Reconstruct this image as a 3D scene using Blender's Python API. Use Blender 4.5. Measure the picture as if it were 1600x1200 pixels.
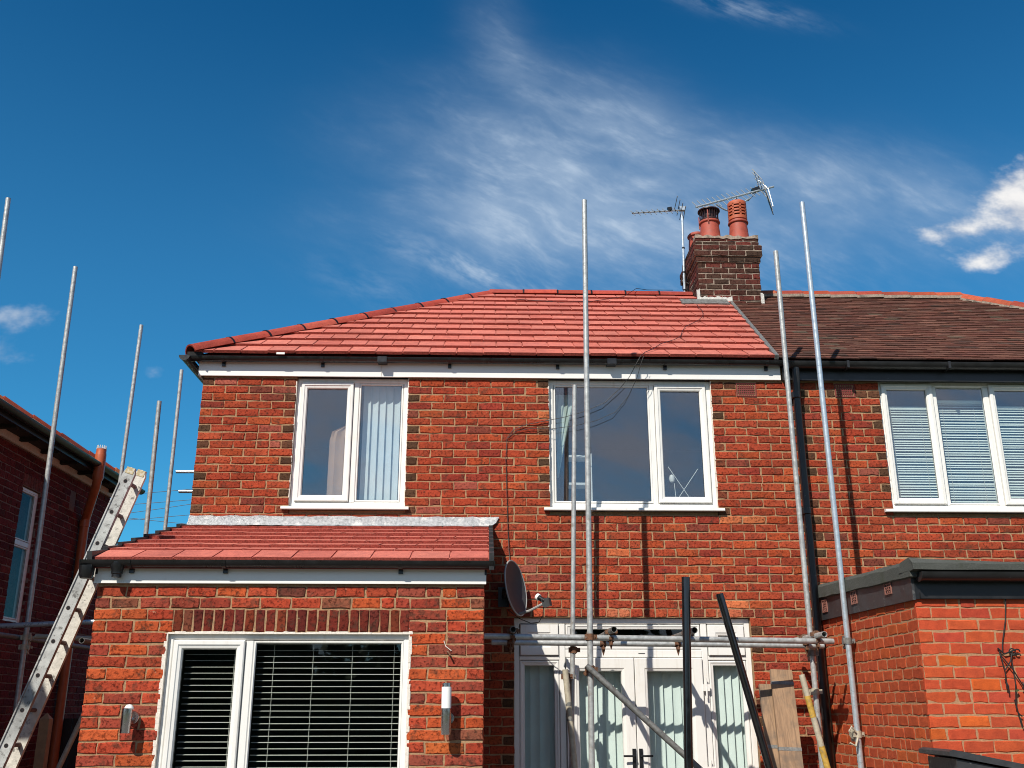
import bpy, bmesh, math, random
from mathutils import Vector, Matrix
rnd = random.Random(7)
for o in list(bpy.data.objects): bpy.data.objects.remove(o)
scene = bpy.context.scene
COL = scene.collection
R = math.radians
# ------------------------------------------------------------------ camera
cam_d = bpy.data.cameras.new('camera'); cam = bpy.data.objects.new('camera', cam_d); COL.objects.link(cam)
scene.camera = cam
PITCH, YAW, EYE, DIST = math.atan(507/1560), R(1.45), 1.6, 9.4
CAM = Vector((0, -DIST, EYE))
fw = Vector((math.sin(YAW)*math.cos(PITCH), math.cos(YAW)*math.cos(PITCH), math.sin(PITCH)))
rt = Vector((math.cos(YAW), -math.sin(YAW), 0)); upv = rt.cross(fw)
cam.matrix_world = Matrix(((rt.x, upv.x, -fw.x, CAM.x), (rt.y, upv.y, -fw.y, CAM.y), (rt.z, upv.z, -fw.z, CAM.z), (0, 0, 0, 1)))
cam_d.sensor_width = 36; cam_d.lens = 1560/1600*36; cam_d.clip_start = 0.05; cam_d.clip_end = 3000
# ------------------------------------------------------------------ light
SA, SB = 0.57, 1.12                      # sunlight moves right SA and down SB per metre towards the wall
SUN_EL = math.atan(SB/math.hypot(1, SA)); SUN_AZ = math.atan2(-SA, -1)
sun_d = bpy.data.lights.new('sun', 'SUN'); sun = bpy.data.objects.new('sun', sun_d); COL.objects.link(sun)
sun_d.energy = 5.0; sun_d.angle = R(0.53); sun_d.color = (1, 0.93, 0.83)
sun.rotation_euler = Vector((SA, 1, -SB)).to_track_quat('-Z', 'Y').to_euler()
sun.location = (-6, -12, 14)
vs = scene.view_settings
vs.view_transform = 'Standard'; vs.look = 'None'; vs.exposure = 0.25; vs.gamma = 1; vs.use_curve_mapping = False
scene.render.engine = 'CYCLES'
cy = scene.cycles; cy.max_bounces = 6; cy.diffuse_bounces = 3; cy.glossy_bounces = 3; cy.transmission_bounces = 4; cy.transparent_max_bounces = 10; cy.filter_width = 1.0

class G:                                  # tiny node-graph helper
    def __init__(s, tree): s.t = tree; s.t.nodes.clear()
    def n(s, typ, **kw):
        nd = s.t.nodes.new(typ)
        for k, v in kw.items():
            if k == 'ins':
                for i, val in v.items(): s.put(nd.inputs[i], val)
            else: setattr(nd, k, v)
        return nd
    def put(s, sock, val):
        if hasattr(val, 'node'): s.t.links.new(val, sock)
        else: sock.default_value = val
    def m(s, op, a, b=0.0, c=0.0, clamp=False):
        nd = s.t.nodes.new('ShaderNodeMath'); nd.operation = op; nd.use_clamp = clamp
        s.put(nd.inputs[0], a); s.put(nd.inputs[1], b); s.put(nd.inputs[2], c); return nd.outputs[0]
    def step(s, x, lo, hi):
        nd = s.t.nodes.new('ShaderNodeMapRange'); nd.interpolation_type = 'SMOOTHSTEP'
        s.put(nd.inputs[0], x); nd.inputs[1].default_value = lo; nd.inputs[2].default_value = hi; return nd.outputs[0]
    def rng(s, x, lo, hi, a, b):
        nd = s.t.nodes.new('ShaderNodeMapRange'); s.put(nd.inputs[0], x)
        for i, v in enumerate((lo, hi, a, b)): nd.inputs[i+1].default_value = v
        return nd.outputs[0]
    def mix(s, f, a, b, mode='MIX'):
        nd = s.t.nodes.new('ShaderNodeMix'); nd.data_type = 'RGBA'; nd.blend_type = mode
        s.put(nd.inputs[0], f)
        for i, v in ((6, a), (7, b)):
            s.put(nd.inputs[i], v if hasattr(v, 'node') or len(v) == 4 else (*v, 1))
        return nd.outputs[2]
    def noise(s, vec, scale, detail=4, rough=.55, dist=0.0):
        nd = s.t.nodes.new('ShaderNodeTexNoise'); nd.inputs['Scale'].default_value = scale
        nd.inputs['Detail'].default_value = detail; nd.inputs['Roughness'].default_value = rough
        nd.inputs['Distortion'].default_value = dist
        if vec is not None: s.put(nd.inputs['Vector'], vec)
        return nd.outputs['Fac']
    def comb(s, x, y, z=0.0):
        nd = s.t.nodes.new('ShaderNodeCombineXYZ')
        for i, v in enumerate((x, y, z)): s.put(nd.inputs[i], v)
        return nd.outputs[0]

# ------------------------------------------------------------------ sky
world = bpy.data.worlds.new('World'); scene.world = world; world.use_nodes = True
world.cycles.sampling_method = 'MANUAL'; world.cycles.sample_map_resolution = 512
g = G(world.node_tree)
sky = g.n('ShaderNodeTexSky', sky_type='NISHITA', sun_disc=False, sun_elevation=SUN_EL, sun_rotation=SUN_AZ,
          air_density=1.0, dust_density=0.3, ozone_density=1.6)
dirv = g.n('ShaderNodeTexCoord').outputs['Generated']
sp = g.n('ShaderNodeSeparateXYZ', ins={0: dirv})
ay = g.m('MAXIMUM', g.m('ABSOLUTE', sp.outputs[1]), 0.18)
U = g.m('DIVIDE', sp.outputs[0], ay); V = g.m('DIVIDE', sp.outputs[2], ay)
def blob(cu, cv, ru, rv, ang=0.0):
    c, s_ = math.cos(R(ang)), math.sin(R(ang))
    du = g.m('SUBTRACT', U, cu); dv = g.m('SUBTRACT', V, cv)
    a = g.m('DIVIDE', g.m('ADD', g.m('MULTIPLY', du, c), g.m('MULTIPLY', dv, s_)), ru)
    b = g.m('DIVIDE', g.m('SUBTRACT', g.m('MULTIPLY', dv, c), g.m('MULTIPLY', du, s_)), rv)
    return g.m('EXPONENT', g.m('MULTIPLY', g.m('ADD', g.m('MULTIPLY', a, a), g.m('MULTIPLY', b, b)), -1.0))
def total(lst):
    t = lst[0]
    for x in lst[1:]: t = g.m('ADD', t, x)
    return t
# feathery cirrus: streaked noise, gently warped, inside soft masks
warp = g.noise(g.comb(U, V, 3.1), 4.5, 2, .55)
wu = g.m('ADD', U, g.m('MULTIPLY', g.m('SUBTRACT', warp, .5), .05))
wv = g.m('ADD', V, g.m('MULTIPLY', g.m('SUBTRACT', warp, .5), .05))
st = g.noise(g.comb(g.m('MULTIPLY', g.m('SUBTRACT', wu, g.m('MULTIPLY', wv, .7)), 5.0),
                    g.m('MULTIPLY', g.m('ADD', wv, g.m('MULTIPLY', wu, .45)), 11.0), 1.0), 1.0, 5, .60)
fine = g.noise(g.comb(g.m('MULTIPLY', g.m('SUBTRACT', wu, g.m('MULTIPLY', wv, .8)), 14.0), g.m('MULTIPLY', g.m('ADD', wv, g.m('MULTIPLY', wu, .55)), 42.0), 5.0), 1.0, 4, .62)
big = total([g.m('MULTIPLY', blob(.06, .575, .15, .085, -10), 1.1), g.m('MULTIPLY', blob(.035, .70, .035, .11, 22), .55), g.m('MULTIPLY', blob(.33, .555, .25, .060, -5), 1.15),
             g.m('MULTIPLY', blob(.12, .50, .20, .06, 0), .60), g.m('MULTIPLY', blob(.14, .64, .09, .06, -30), .45)])
low = total([g.m('MULTIPLY', blob(-.01, .452, .10, .016, -18), .9), g.m('MULTIPLY', blob(-.14, .44, .05, .02, -20), .35),
             g.m('MULTIPLY', blob(.31, .803, .07, .014, -12), .75), g.m('MULTIPLY', blob(.22, .45, .2, .05), .35)])
m1 = g.m('MINIMUM', big, 1.0)
veil = g.m('MULTIPLY', m1, g.m('ADD', g.m('MULTIPLY', g.step(st, .26, .82), .52), .20))
wisp = g.m('MULTIPLY', g.m('MINIMUM', g.m('ADD', big, low), 1.0), g.m('MULTIPLY', g.step(fine, .42, .78), g.step(st, .30, .62)))
cir = g.m('ADD', veil, g.m('MULTIPLY', wisp, .34), clamp=True)
cir = g.m('ADD', cir, g.m('MULTIPLY', low, g.m('MULTIPLY', g.step(fine, .3, .7), .40)), clamp=True)
cir = g.m('MULTIPLY', cir, 0.92)
# small cumulus puffs, right and left
pn = g.noise(g.comb(g.m('MULTIPLY', U, 1.0), g.m('MULTIPLY', V, 1.5), 2.0), 19.0, 4, .58)
puff = total([g.m('MULTIPLY', blob(.635, .553, .075, .048, 6), 1.45), g.m('MULTIPLY', blob(.515, .508, .06, .020, 10), .66), g.m('MULTIPLY', blob(.555, .474, .045, .017, 14), .70),
              g.m('MULTIPLY', blob(-.505, .394, .05, .019, 0), .78), g.m('MULTIPLY', blob(-.52, .356, .055, .019, 0), .80),
              g.m('MULTIPLY', blob(-.35, .335, .015, .012, 0), .5)])
cum = g.step(g.m('ADD', g.m('MULTIPLY', puff, .75), g.m('MULTIPLY', g.m('SUBTRACT', pn, .5), 1.1)), .28, .82)
cum = g.m('MULTIPLY', cum, g.step(puff, .04, .3))
cum = g.m('MULTIPLY', cum, g.rng(U, -.3, .4, .42, 1.0))
skyc = g.mix(1.0, sky.outputs[0], (0.205, 0.84, 1.13), 'MULTIPLY')
skyc = g.mix(g.step(sp.outputs[2], .36, .78), skyc, g.mix(1.0, skyc, (.12, .60, .74), 'MULTIPLY'))
rear = g.m('MULTIPLY', g.step(g.m('MULTIPLY', sp.outputs[1], -1.0), .05, .45), g.m('ADD', g.m('MULTIPLY', g.step(st, .30, .66), .60), .22))
rear = g.m('MULTIPLY', rear, g.rng(sp.outputs[2], .30, .75, 1.0, .15))
skyc = g.mix(rear, skyc, (5.4, 5.1, 5.7))              # broken cloud behind the viewer, mirrored in the panes
c1 = g.mix(cir, skyc, (4.6, 5.7, 7.1))
cumc = g.mix(g.step(pn, .35, .7), (5.0, 5.4, 6.2), (8.6, 8.5, 8.4))
c2 = g.mix(cum, c1, cumc)
bg = g.n('ShaderNodeBackground', ins={0: c2, 1: 0.091})
wo = g.n('ShaderNodeOutputWorld', ins={0: bg.outputs[0]})

# ------------------------------------------------------------------ materials
MATS = {}
def mat(name, fn, **k):
    m = bpy.data.materials.new(name); m.use_nodes = True
    gg = G(m.node_tree); b = gg.n('ShaderNodeBsdfPrincipled'); out = gg.n('ShaderNodeOutputMaterial', ins={0: b.outputs[0]})
    fn(gg, b, out, **k); MATS[name] = m; return m
def pos(gg): return gg.n('ShaderNodeNewGeometry').outputs['Position']
def bump(gg, b, h, strength, dist=.01):
    nd = gg.n('ShaderNodeBump', ins={'Height': h, 'Strength': strength, 'Distance': dist}); gg.put(b.inputs['Normal'], nd.outputs[0])
def tinted(gg, b, out, src='obj', rough=.9, dark=.5, speck=70, bmp=.5, stain=.25, spots=None, soot=0.0):
    if src == 'obj': c = gg.n('ShaderNodeObjectInfo').outputs['Color']
    else: c = gg.n('ShaderNodeAttribute', attribute_name='tint').outputs['Color']
    p = pos(gg)
    n1 = gg.noise(p, speck, 3, .7); n2 = gg.noise(p, 17, 3, .65); n3 = gg.noise(p, 1.6, 3, .6)
    c = gg.mix(gg.m('MULTIPLY', gg.step(n1, .48, .66), dark), c, gg.mix(1.0, c, (.30, .27, .27), 'MULTIPLY'))
    c = gg.mix(gg.rng(n2, .3, .7, 0, .6), gg.mix(1.0, c, (.82, .78, .8), 'MULTIPLY'), gg.mix(1.0, c, (1.32, 1.28, 1.15), 'MULTIPLY'))
    c = gg.mix(gg.m('MULTIPLY', gg.step(n3, .45, .75), stain), c, gg.mix(1.0, c, (.5, .48, .5), 'MULTIPLY'))
    if soot: c = gg.mix(gg.m('MULTIPLY', gg.step(gg.noise(p, 11.0, 4, .72), .53, .66), soot), c, gg.mix(.35, (.055, .034, .022), c))
    if spots:
        n4 = gg.noise(p, spots[0], 3, .6); c = gg.mix(gg.m('MULTIPLY', gg.step(n4, spots[1], spots[1]+.08), spots[2]), c, spots[3])
    gg.put(b.inputs['Base Color'], c); b.inputs['Roughness'].default_value = rough
    b.inputs['Specular IOR Level'].default_value = .12
    bump(gg, b, gg.m('ADD', n1, n2), bmp, .008)
for s_ in ('obj', 'attr'):
    mat('brick_'+s_, tinted, src=s_, dark=.9, speck=46, bmp=.8, stain=.45, soot=.85, spots=(30, .69, .45, (.52, .36, .24)))
    mat('tile_'+s_, tinted, src=s_, rough=.75, dark=.4, speck=90, bmp=.35, stain=.5)
for s_ in ('obj', 'attr'): mat('brick_clean_'+s_, tinted, src=s_, dark=.18, speck=110, bmp=.3, stain=.12)
def flat(gg, b, out, col=(.5, .5, .5), rough=.5, metal=0.0, var=.15, scale=20, bmp=0.0, spec=.5, dirt=None):
    p = pos(gg); n = gg.noise(p, scale, 5, .6)
    c = gg.mix(gg.rng(n, .3, .7, 0, 1), [x*(1-var) for x in col], [min(1, x*(1+var)) for x in col])
    if dirt: c = gg.mix(gg.m('MULTIPLY', gg.step(gg.noise(p, dirt[0], 5, .65), dirt[1], dirt[1]+.15), dirt[3]), c, dirt[2])
    gg.put(b.inputs['Base Color'], c); b.inputs['Metallic'].default_value = metal
    gg.put(b.inputs['Roughness'], gg.rng(n, .3, .7, max(.03, rough-.08), min(1, rough+.08)))
    b.inputs['Specular IOR Level'].default_value = spec
    if bmp: bump(gg, b, gg.noise(p, scale*3, 5, .65), bmp, .008)
mat('tile_butt', flat, col=(.29, .062, .046), rough=.95, var=.45, scale=70, bmp=.8, spec=.1, dirt=(110, .55, (.10, .02, .016), .7))
mat('mortar', flat, col=(.36, .225, .125), rough=.95, var=.25, scale=60, bmp=.7, spec=.1, dirt=(3.5, .50, (.22, .14, .09), .6))
mat('mortar_dark', flat, col=(.30, .24, .19), rough=.95, var=.3, scale=40, bmp=.7, spec=.1, dirt=(9, .5, (.1, .085, .07), .7))
mat('mortar_red', flat, col=(.38, .21, .115), rough=.95, var=.2, scale=60, bmp=.5, spec=.1)
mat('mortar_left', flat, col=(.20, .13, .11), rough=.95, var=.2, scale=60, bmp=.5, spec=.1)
def upvc_(gg, b, out):
    p = pos(gg); sp2 = gg.n('ShaderNodeSeparateXYZ', ins={0: p})
    st2 = gg.noise(gg.comb(gg.m('MULTIPLY', sp2.outputs[0], 26.0), gg.m('MULTIPLY', sp2.outputs[1], 26.0), gg.m('MULTIPLY', sp2.outputs[2], 1.8)), 1.0, 4, .65)
    n = gg.noise(p, 6, 4, .6)
    c = gg.mix(gg.m('MULTIPLY', gg.step(st2, .50, .78), .38), (.745, .735, .70), (.50, .44, .36)); c = gg.mix(gg.m('MULTIPLY', gg.step(n, .55, .75), .22), c, (.60, .52, .42))
    gg.put(b.inputs['Base Color'], c); gg.put(b.inputs['Roughness'], gg.rng(n, .3, .7, .28, .42))
mat('upvc', upvc_)
mat('white_board', flat, col=(.74, .73, .70), rough=.38, var=.02, scale=5, dirt=(11, .62, (.62, .58, .52), .3))
mat('silicone', flat, col=(.72, .66, .58), rough=.8, var=.12, scale=40, bmp=.6)
mat('black_plastic', flat, col=(.010, .010, .011), rough=.32, var=.3, scale=15, dirt=(30, .6, (.05, .05, .05), .4))
mat('black_paint', flat, col=(.014, .014, .015), rough=.38, var=.3, scale=10, dirt=(24, .66, (.30, .29, .28), .5))
mat('grey_board', flat, col=(.032, .033, .036), rough=.5, var=.3, scale=9, bmp=.3, dirt=(13, .63, (.30, .29, .28), .65))
mat('felt', flat, col=(.10, .105, .095), rough=.98, var=.4, scale=160, bmp=1.0, spec=.1, dirt=(6, .5, (.07, .08, .055), .6))
mat('galv', flat, col=(.40, .41, .40), rough=.42, metal=.35, var=.25, scale=24, bmp=.15, dirt=(13, .57, (.22, .17, .12), .6))
mat('galv_new', flat, col=(.52, .58, .62), rough=.32, metal=.55, var=.1, scale=25, bmp=.05)
mat('galv_dark', flat, col=(.20, .20, .19), rough=.6, metal=.5, var=.35, scale=35, bmp=.2, dirt=(22, .55, (.10, .07, .05), .6))
mat('beige_tube', flat, col=(.42, .38, .29), rough=.6, metal=.1, var=.2, scale=30, bmp=.15, dirt=(28, .58, (.2, .15, .1), .6))
mat('yellow_tape', flat, col=(.46, .29, .05), rough=.6, var=.3, scale=30, dirt=(35, .52, (.22, .18, .12), .7))
mat('rust', flat, col=(.16, .075, .04), rough=.85, metal=.25, var=.5, scale=60, bmp=.6, dirt=(40, .55, (.30, .29, .27), .5))
mat('lead', flat, col=(.30, .31, .32), rough=.45, metal=.4, var=.4, scale=40, bmp=.8, dirt=(11, .53, (.60, .59, .57), .6))
mat('white_mortar', flat, col=(.58, .56, .52), rough=.9, var=.3, scale=50, bmp=.8, dirt=(20, .55, (.25, .22, .19), .6))
mat('timber', flat, col=(.36, .23, .12), rough=.8, var=.2, scale=12, bmp=.2, dirt=(8, .55, (.16, .11, .07), .5))
mat('steel', flat, col=(.55, .55, .56), rough=.25, metal=1.0, var=.05, scale=40)
mat('opal', flat, col=(.85, .85, .82), rough=.3, var=.02)
mat('dish_grey', flat, col=(.042, .044, .047), rough=.55, var=.1, scale=20)
mat('dish_rim', flat, col=(.30, .30, .29), rough=.55, var=.1)
mat('terracotta', flat, col=(.33, .060, .034), rough=.65, var=.18, scale=18, bmp=.1, dirt=(14, .6, (.2, .05, .035), .5))
mat('terracotta_orange', flat, col=(.40, .085, .032), rough=.65, var=.15, scale=18, bmp=.1, dirt=(14, .62, (.22, .06, .035), .5))
mat('soil_pipe', flat, col=(.42, .10, .035), rough=.4, var=.12, scale=12)
mat('cowl_dark', flat, col=(.03, .010, .010), rough=.5, var=.3)
mat('vent_red', flat, col=(.19, .032, .028), rough=.8, var=.2, scale=40)
mat('vent_brown', flat, col=(.24, .10, .075), rough=.6, var=.2, scale=40)
mat('dark', flat, col=(.008, .008, .009), rough=.9, var=.2)
mat('gloss_black', flat, col=(.008, .008, .009), rough=.14, spec=.9, var=.2, scale=15, dirt=(30, .62, (.03, .03, .03), .4))
mat('cable', flat, col=(.012, .012, .012), rough=.5, var=.1)
mat('room', flat, col=(.16, .15, .15), rough=.9, var=.1, scale=2)
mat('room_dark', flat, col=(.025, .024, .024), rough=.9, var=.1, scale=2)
mat('blind_white', flat, col=(.52, .50, .45), rough=.5, var=.03)
mat('blind_pale', flat, col=(.72, .77, .74), rough=.7, var=.04, scale=6)
mat('curtain_net', flat, col=(.62, .68, .72), rough=.9, var=.06, scale=6)
mat('reflection_tan', flat, col=(.42, .27, .19), rough=.9, var=.12, scale=6)  # tone of a mirrored building, put on a hanging sheet
mat('curtain_sage', flat, col=(.48, .56, .53), rough=.9, var=.12, scale=6)
mat('curtain_brown', flat, col=(.09, .05, .04), rough=.9, var=.12, scale=6)
mat('shelf_white', flat, col=(.7, .7, .7), rough=.5, var=.05)
mat('leaf', flat, col=(.045, .075, .022), rough=.8, var=.5, scale=3)
mat('ladder_paint', flat, col=(.36, .37, .36), rough=.65, metal=.1, var=.4, scale=7, bmp=.4, dirt=(24, .53, (.06, .055, .05), .85))
mat('ladder_worn', flat, col=(.58, .56, .50), rough=.7, metal=.05, var=.2, scale=20, bmp=.4, dirt=(22, .54, (.11, .10, .09), .85))
mat('ladder_cap', flat, col=(.44, .36, .20), rough=.6, var=.4, scale=40, dirt=(40, .5, (.5, .5, .48), .8))
mat('ladder_rung', flat, col=(.14, .10, .095), rough=.7, metal=.2, var=.3, scale=30)
mat('grass', flat, col=(.07, .085, .04), rough=.95, var=.4, scale=6, bmp=.5)
mat('paving', flat, col=(.13, .12, .105), rough=.95, var=.2, scale=8, bmp=.3)
mat('fence_dark', flat, col=(.03, .026, .024), rough=.9, var=.3, scale=12)
def wall_tex(gg, b, out, c1=(.32, .06, .035), c2=(.24, .05, .03), mo=(.36, .25, .16), w=.2226, h=.0793):
    tc = gg.n('ShaderNodeNewGeometry'); s = gg.n('ShaderNodeSeparateXYZ', ins={0: tc.outputs['Position']})
    v = gg.comb(gg.m('ADD', s.outputs[0], s.outputs[1]), s.outputs[2])
    br = gg.n('ShaderNodeTexBrick', ins={'Vector': v, 'Color1': (*c1, 1), 'Color2': (*c2, 1), 'Mortar': (*mo, 1), 'Scale': 1.0,
              'Mortar Size': .005, 'Brick Width': w, 'Row Height': h})
    gg.put(b.inputs['Base Color'], br.outputs[0]); b.inputs['Roughness'].default_value = .92
mat('brick_pattern', wall_tex)
def glass(gg, b, out, tint=(.93, .96, .955), boost=1.0, lo=.02):
    ge = gg.n('ShaderNodeNewGeometry'); dt = gg.n('ShaderNodeVectorMath', operation='DOT_PRODUCT', ins={0: ge.outputs['Incoming'], 1: ge.outputs['Normal']})
    c1_ = gg.m('SUBTRACT', 1.0, gg.m('ABSOLUTE', dt.outputs['Value'])); fres = gg.m('ADD', .042, gg.m('MULTIPLY', gg.m('POWER', c1_, 5.0), .958))
    gl = gg.n('ShaderNodeBsdfGlossy', ins={0: (.95, .97, 1, 1), 1: .015})
    # faint waviness of real panes
    nz = gg.noise(pos(gg), 2.2, 2, .5); bp = gg.n('ShaderNodeBump', ins={'Height': nz, 'Strength': .04, 'Distance': .02})
    gg.put(gl.inputs['Normal'], bp.outputs[0])
    tr = gg.n('ShaderNodeBsdfTransparent', ins={0: (*tint, 1)})
    mx = gg.n('ShaderNodeMixShader', ins={0: gg.m('ADD', gg.m('MULTIPLY', fres, boost), lo, clamp=True), 1: tr.outputs[0], 2: gl.outputs[0]})
    gg.t.links.new(mx.outputs[0], out.inputs[0])
mat('glass', glass, boost=1.5, lo=.07)
mat('glass_dim', glass, boost=.25, lo=0.0)
mat('glass_clear', glass, boost=.8, lo=0.0)

# ------------------------------------------------------------------ object helpers
ROOTLOC = {}
def thing(name, label, cat, loc=(0, 0, 0), group=None, shift=(0, 0, 0)):
    o = bpy.data.objects.new(name, None); COL.objects.link(o); o.location = Vector(loc)+Vector(shift); o.empty_display_size = .2
    ROOTLOC[o.name] = Vector(loc); o['label'] = label; o['category'] = cat
    if group: o['group'] = group
    return o
def link(name, me, parent=None, M=None):
    o = bpy.data.objects.new(name, me); COL.objects.link(o)
    if M is not None: o.matrix_basis = M
    if parent is not None:
        o.parent = parent
        if parent.name in ROOTLOC: o.matrix_parent_inverse = Matrix.Translation(-ROOTLOC[parent.name])
    return o
def tag(o, label, cat, group=None, kind=None):
    if label: o['label'] = label
    if cat: o['category'] = cat
    if group: o['group'] = group
    if kind: o['kind'] = kind
    return o
class MB:
    def __init__(s, M=None): s.v = []; s.f = []; s.t = []; s.M = M; s.second = None; s.sec = set()
    def add(s, vs_, fs, tint=None):
        b = len(s.v); s.v += [Vector(p) for p in vs_]; s.f += [[i+b for i in f] for f in fs]
        s.t += [tint]*len(fs); return s
    def box(s, x0, x1, y0, y1, z0, z1, tint=None):
        return s.add([(x0,y0,z0),(x1,y0,z0),(x1,y1,z0),(x0,y1,z0),(x0,y0,z1),(x1,y0,z1),(x1,y1,z1),(x0,y1,z1)],
              [(0,3,2,1),(4,5,6,7),(0,1,5,4),(1,2,6,5),(2,3,7,6),(3,0,4,7)], tint)
    def obox(s, c, ax, ay_, az, hx, hy, hz):            # oriented box
        c = Vector(c); P = []
        for k in (-1, 1):
            for i, j in ((-1,-1),(1,-1),(1,1),(-1,1)): P.append(c+ax*hx*i+ay_*hy*j+az*hz*k)
        return s.add(P, [(0,3,2,1),(4,5,6,7),(0,1,5,4),(1,2,6,5),(2,3,7,6),(3,0,4,7)])
    def tube(s, pts, r, n=12, hollow=0.0, cap=True):
        pts = [Vector(p) for p in pts]; rs = r if isinstance(r, (list, tuple)) else [r]*len(pts)
        rings = []; prev = None
        for i, p in enumerate(pts):
            d = (pts[min(i+1, len(pts)-1)]-pts[max(i-1, 0)]).normalized()
            if prev is None: a = d.orthogonal().normalized()
            else: a = (prev-d*prev.dot(d)).normalized()
            prev = a; b = d.cross(a)
            rings.append([p+(a*math.cos(2*math.pi*k/n)+b*math.sin(2*math.pi*k/n))*rs[i] for k in range(n)])
        V_ = [q for r_ in rings for q in r_]; F = []
        for i in range(len(pts)-1):
            for k in range(n): F.append((i*n+k, i*n+(k+1) % n, (i+1)*n+(k+1) % n, (i+1)*n+k))
        if hollow:
            for end, i in ((0, 0), (1, len(pts)-1)):
                d = (pts[min(i+1, len(pts)-1)]-pts[max(i-1, 0)]).normalized()*(1 if end == 0 else -1)
                b0 = len(V_)
                V_ += [pts[i]+(q-pts[i])*hollow for q in rings[i]]
                V_ += [pts[i]+(q-pts[i])*hollow+d*.12 for q in rings[i]]
                for k in range(n):
                    k2 = (k+1) % n
                    F.append((i*n+k, b0+k, b0+k2, i*n+k2)); F.append((b0+k, b0+n+k, b0+n+k2, b0+k2))
                F.append([b0+n+k for k in range(n)])
        elif cap:
            F.append(list(range(n))[::-1]); F.append([(len(pts)-1)*n+k for k in range(n)])
        return s.add(V_, F)
    def lathe(s, c, prof, n=24, axis=None):             # prof [(r,z)]
        c = Vector(c); V_ = []; F = []
        for r, z in prof:
            for k in range(n):
                a = 2*math.pi*k/n; V_.append(c+Vector((r*math.cos(a), r*math.sin(a), z)))
        for i in range(len(prof)-1):
            for k in range(n): F.append((i*n+k, i*n+(k+1) % n, (i+1)*n+(k+1) % n, (i+1)*n+k))
        return s.add(V_, F)
    def ring(s, x0, x1, z0, z1, prof):                   # picture frame, prof [(inset, y)]
        V_ = []; F = []
        for i, y in prof: V_ += [(x0+i, y, z0+i), (x1-i, y, z0+i), (x1-i, y, z1-i), (x0+i, y, z1-i)]
        m = len(prof)
        for a in range(m):
            b = (a+1) % m
            for k in range(4): F.append((a*4+k, a*4+(k+1) % 4, b*4+(k+1) % 4, b*4+k))
        return s.add(V_, F)
    def mesh(s, name, mt, smooth=False, fix=True):
        me = bpy.data.meshes.new(name)
        vv = [s.M @ p for p in s.v] if s.M else s.v
        me.from_pydata([tuple(p) for p in vv], [], s.f)
        if any(t is not None for t in s.t):
            at = me.attributes.new('tint', 'FLOAT_COLOR', 'CORNER'); buf = []
            for f, t in zip(s.f, s.t):
                t = t or (.5, .5, .5); buf += [t[0], t[1], t[2], 1.0]*len(f)
            at.data.foreach_set('color', buf)
        me.materials.append(MATS[mt] if isinstance(mt, str) else mt)
        if s.second: me.materials.append(MATS[s.second])
        if s.second: me.polygons.foreach_set('material_index', [1 if i in s.sec else 0 for i in range(len(s.f))])
        if fix:
            bm = bmesh.new(); bm.from_mesh(me); bmesh.ops.recalc_face_normals(bm, faces=bm.faces); bm.to_mesh(me); bm.free()
        if smooth:
            for p in me.polygons: p.use_smooth = True
            try: me.set_sharp_from_angle(angle=R(40))
            except Exception: pass
        return me
    def build(s, name, mt, parent=None, smooth=False, M=None): return link(name, s.mesh(name, mt, smooth), parent, M)
ID = Matrix.Identity(4)
def frame(o, facing):                                     # local front is -Y
    rot = {'-y': 0, '-x': -90, '+x': 90, '+y': 180}[facing]
    return Matrix.Translation(o) @ Matrix.Rotation(R(rot), 4, 'Z')

# ------------------------------------------------------------------ bricks
BCACHE = {}
def brick_shape(L, H, seed):
    r = random.Random(seed); P = []
    nx = 4 if L > .15 else 3
    pts = [(-L/2+L*i/(nx-1), -H/2) for i in range(nx)] + [(L/2-L*i/(nx-1), H/2) for i in range(nx)]
    pts = pts[:nx]+[(L/2, 0)]+pts[nx:]+[(-L/2, 0)]
    j = lambda a: r.uniform(-a, a)
    outer = [(x+j(.0046), z+j(.0042)) for x, z in pts]
    inner = []
    for x, z in outer:
        k = r.uniform(.002, .007)
        if r.random() < .16: k += r.uniform(.003, .010)
        inner.append((x*(1-2*k/L), z*(1-2*k/H)))
    n = len(pts); V_ = [(x, j(.0012), z) for x, z in inner]+[(x, r.uniform(.0035, .005), z) for x, z in outer]+[(x, .03, z) for x, z in outer]
    F = [list(range(n))]
    for a in (0, n):
        for k in range(n): F.append((a+k, a+n+k, a+n+(k+1) % n, a+(k+1) % n))
    return V_, F
def brick_mesh(L, H, var, mt):
    key = (round(L/.004), round(H/.0015), var, mt)
    if key not in BCACHE:
        V_, F = brick_shape(L, H, (key[0]*7919+key[1]*104729+var*31) & 0xffff)
        BCACHE[key] = MB().add(V_, F).mesh('brick', mt, fix=False)
    return BCACHE[key]
def pick(pal, r, v=1.0):
    t = r.random()*sum(p[0] for p in pal)
    for w, c in pal:
        t -= w
        if t <= 0: break
    k = 1+v*r.uniform(-.17, .15); h = 1+v*r.uniform(-.1, .12)
    k *= .99
    return (min(1, c[0]*k), min(1, c[1]*k*h), min(1, c[2]*k*h))
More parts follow.
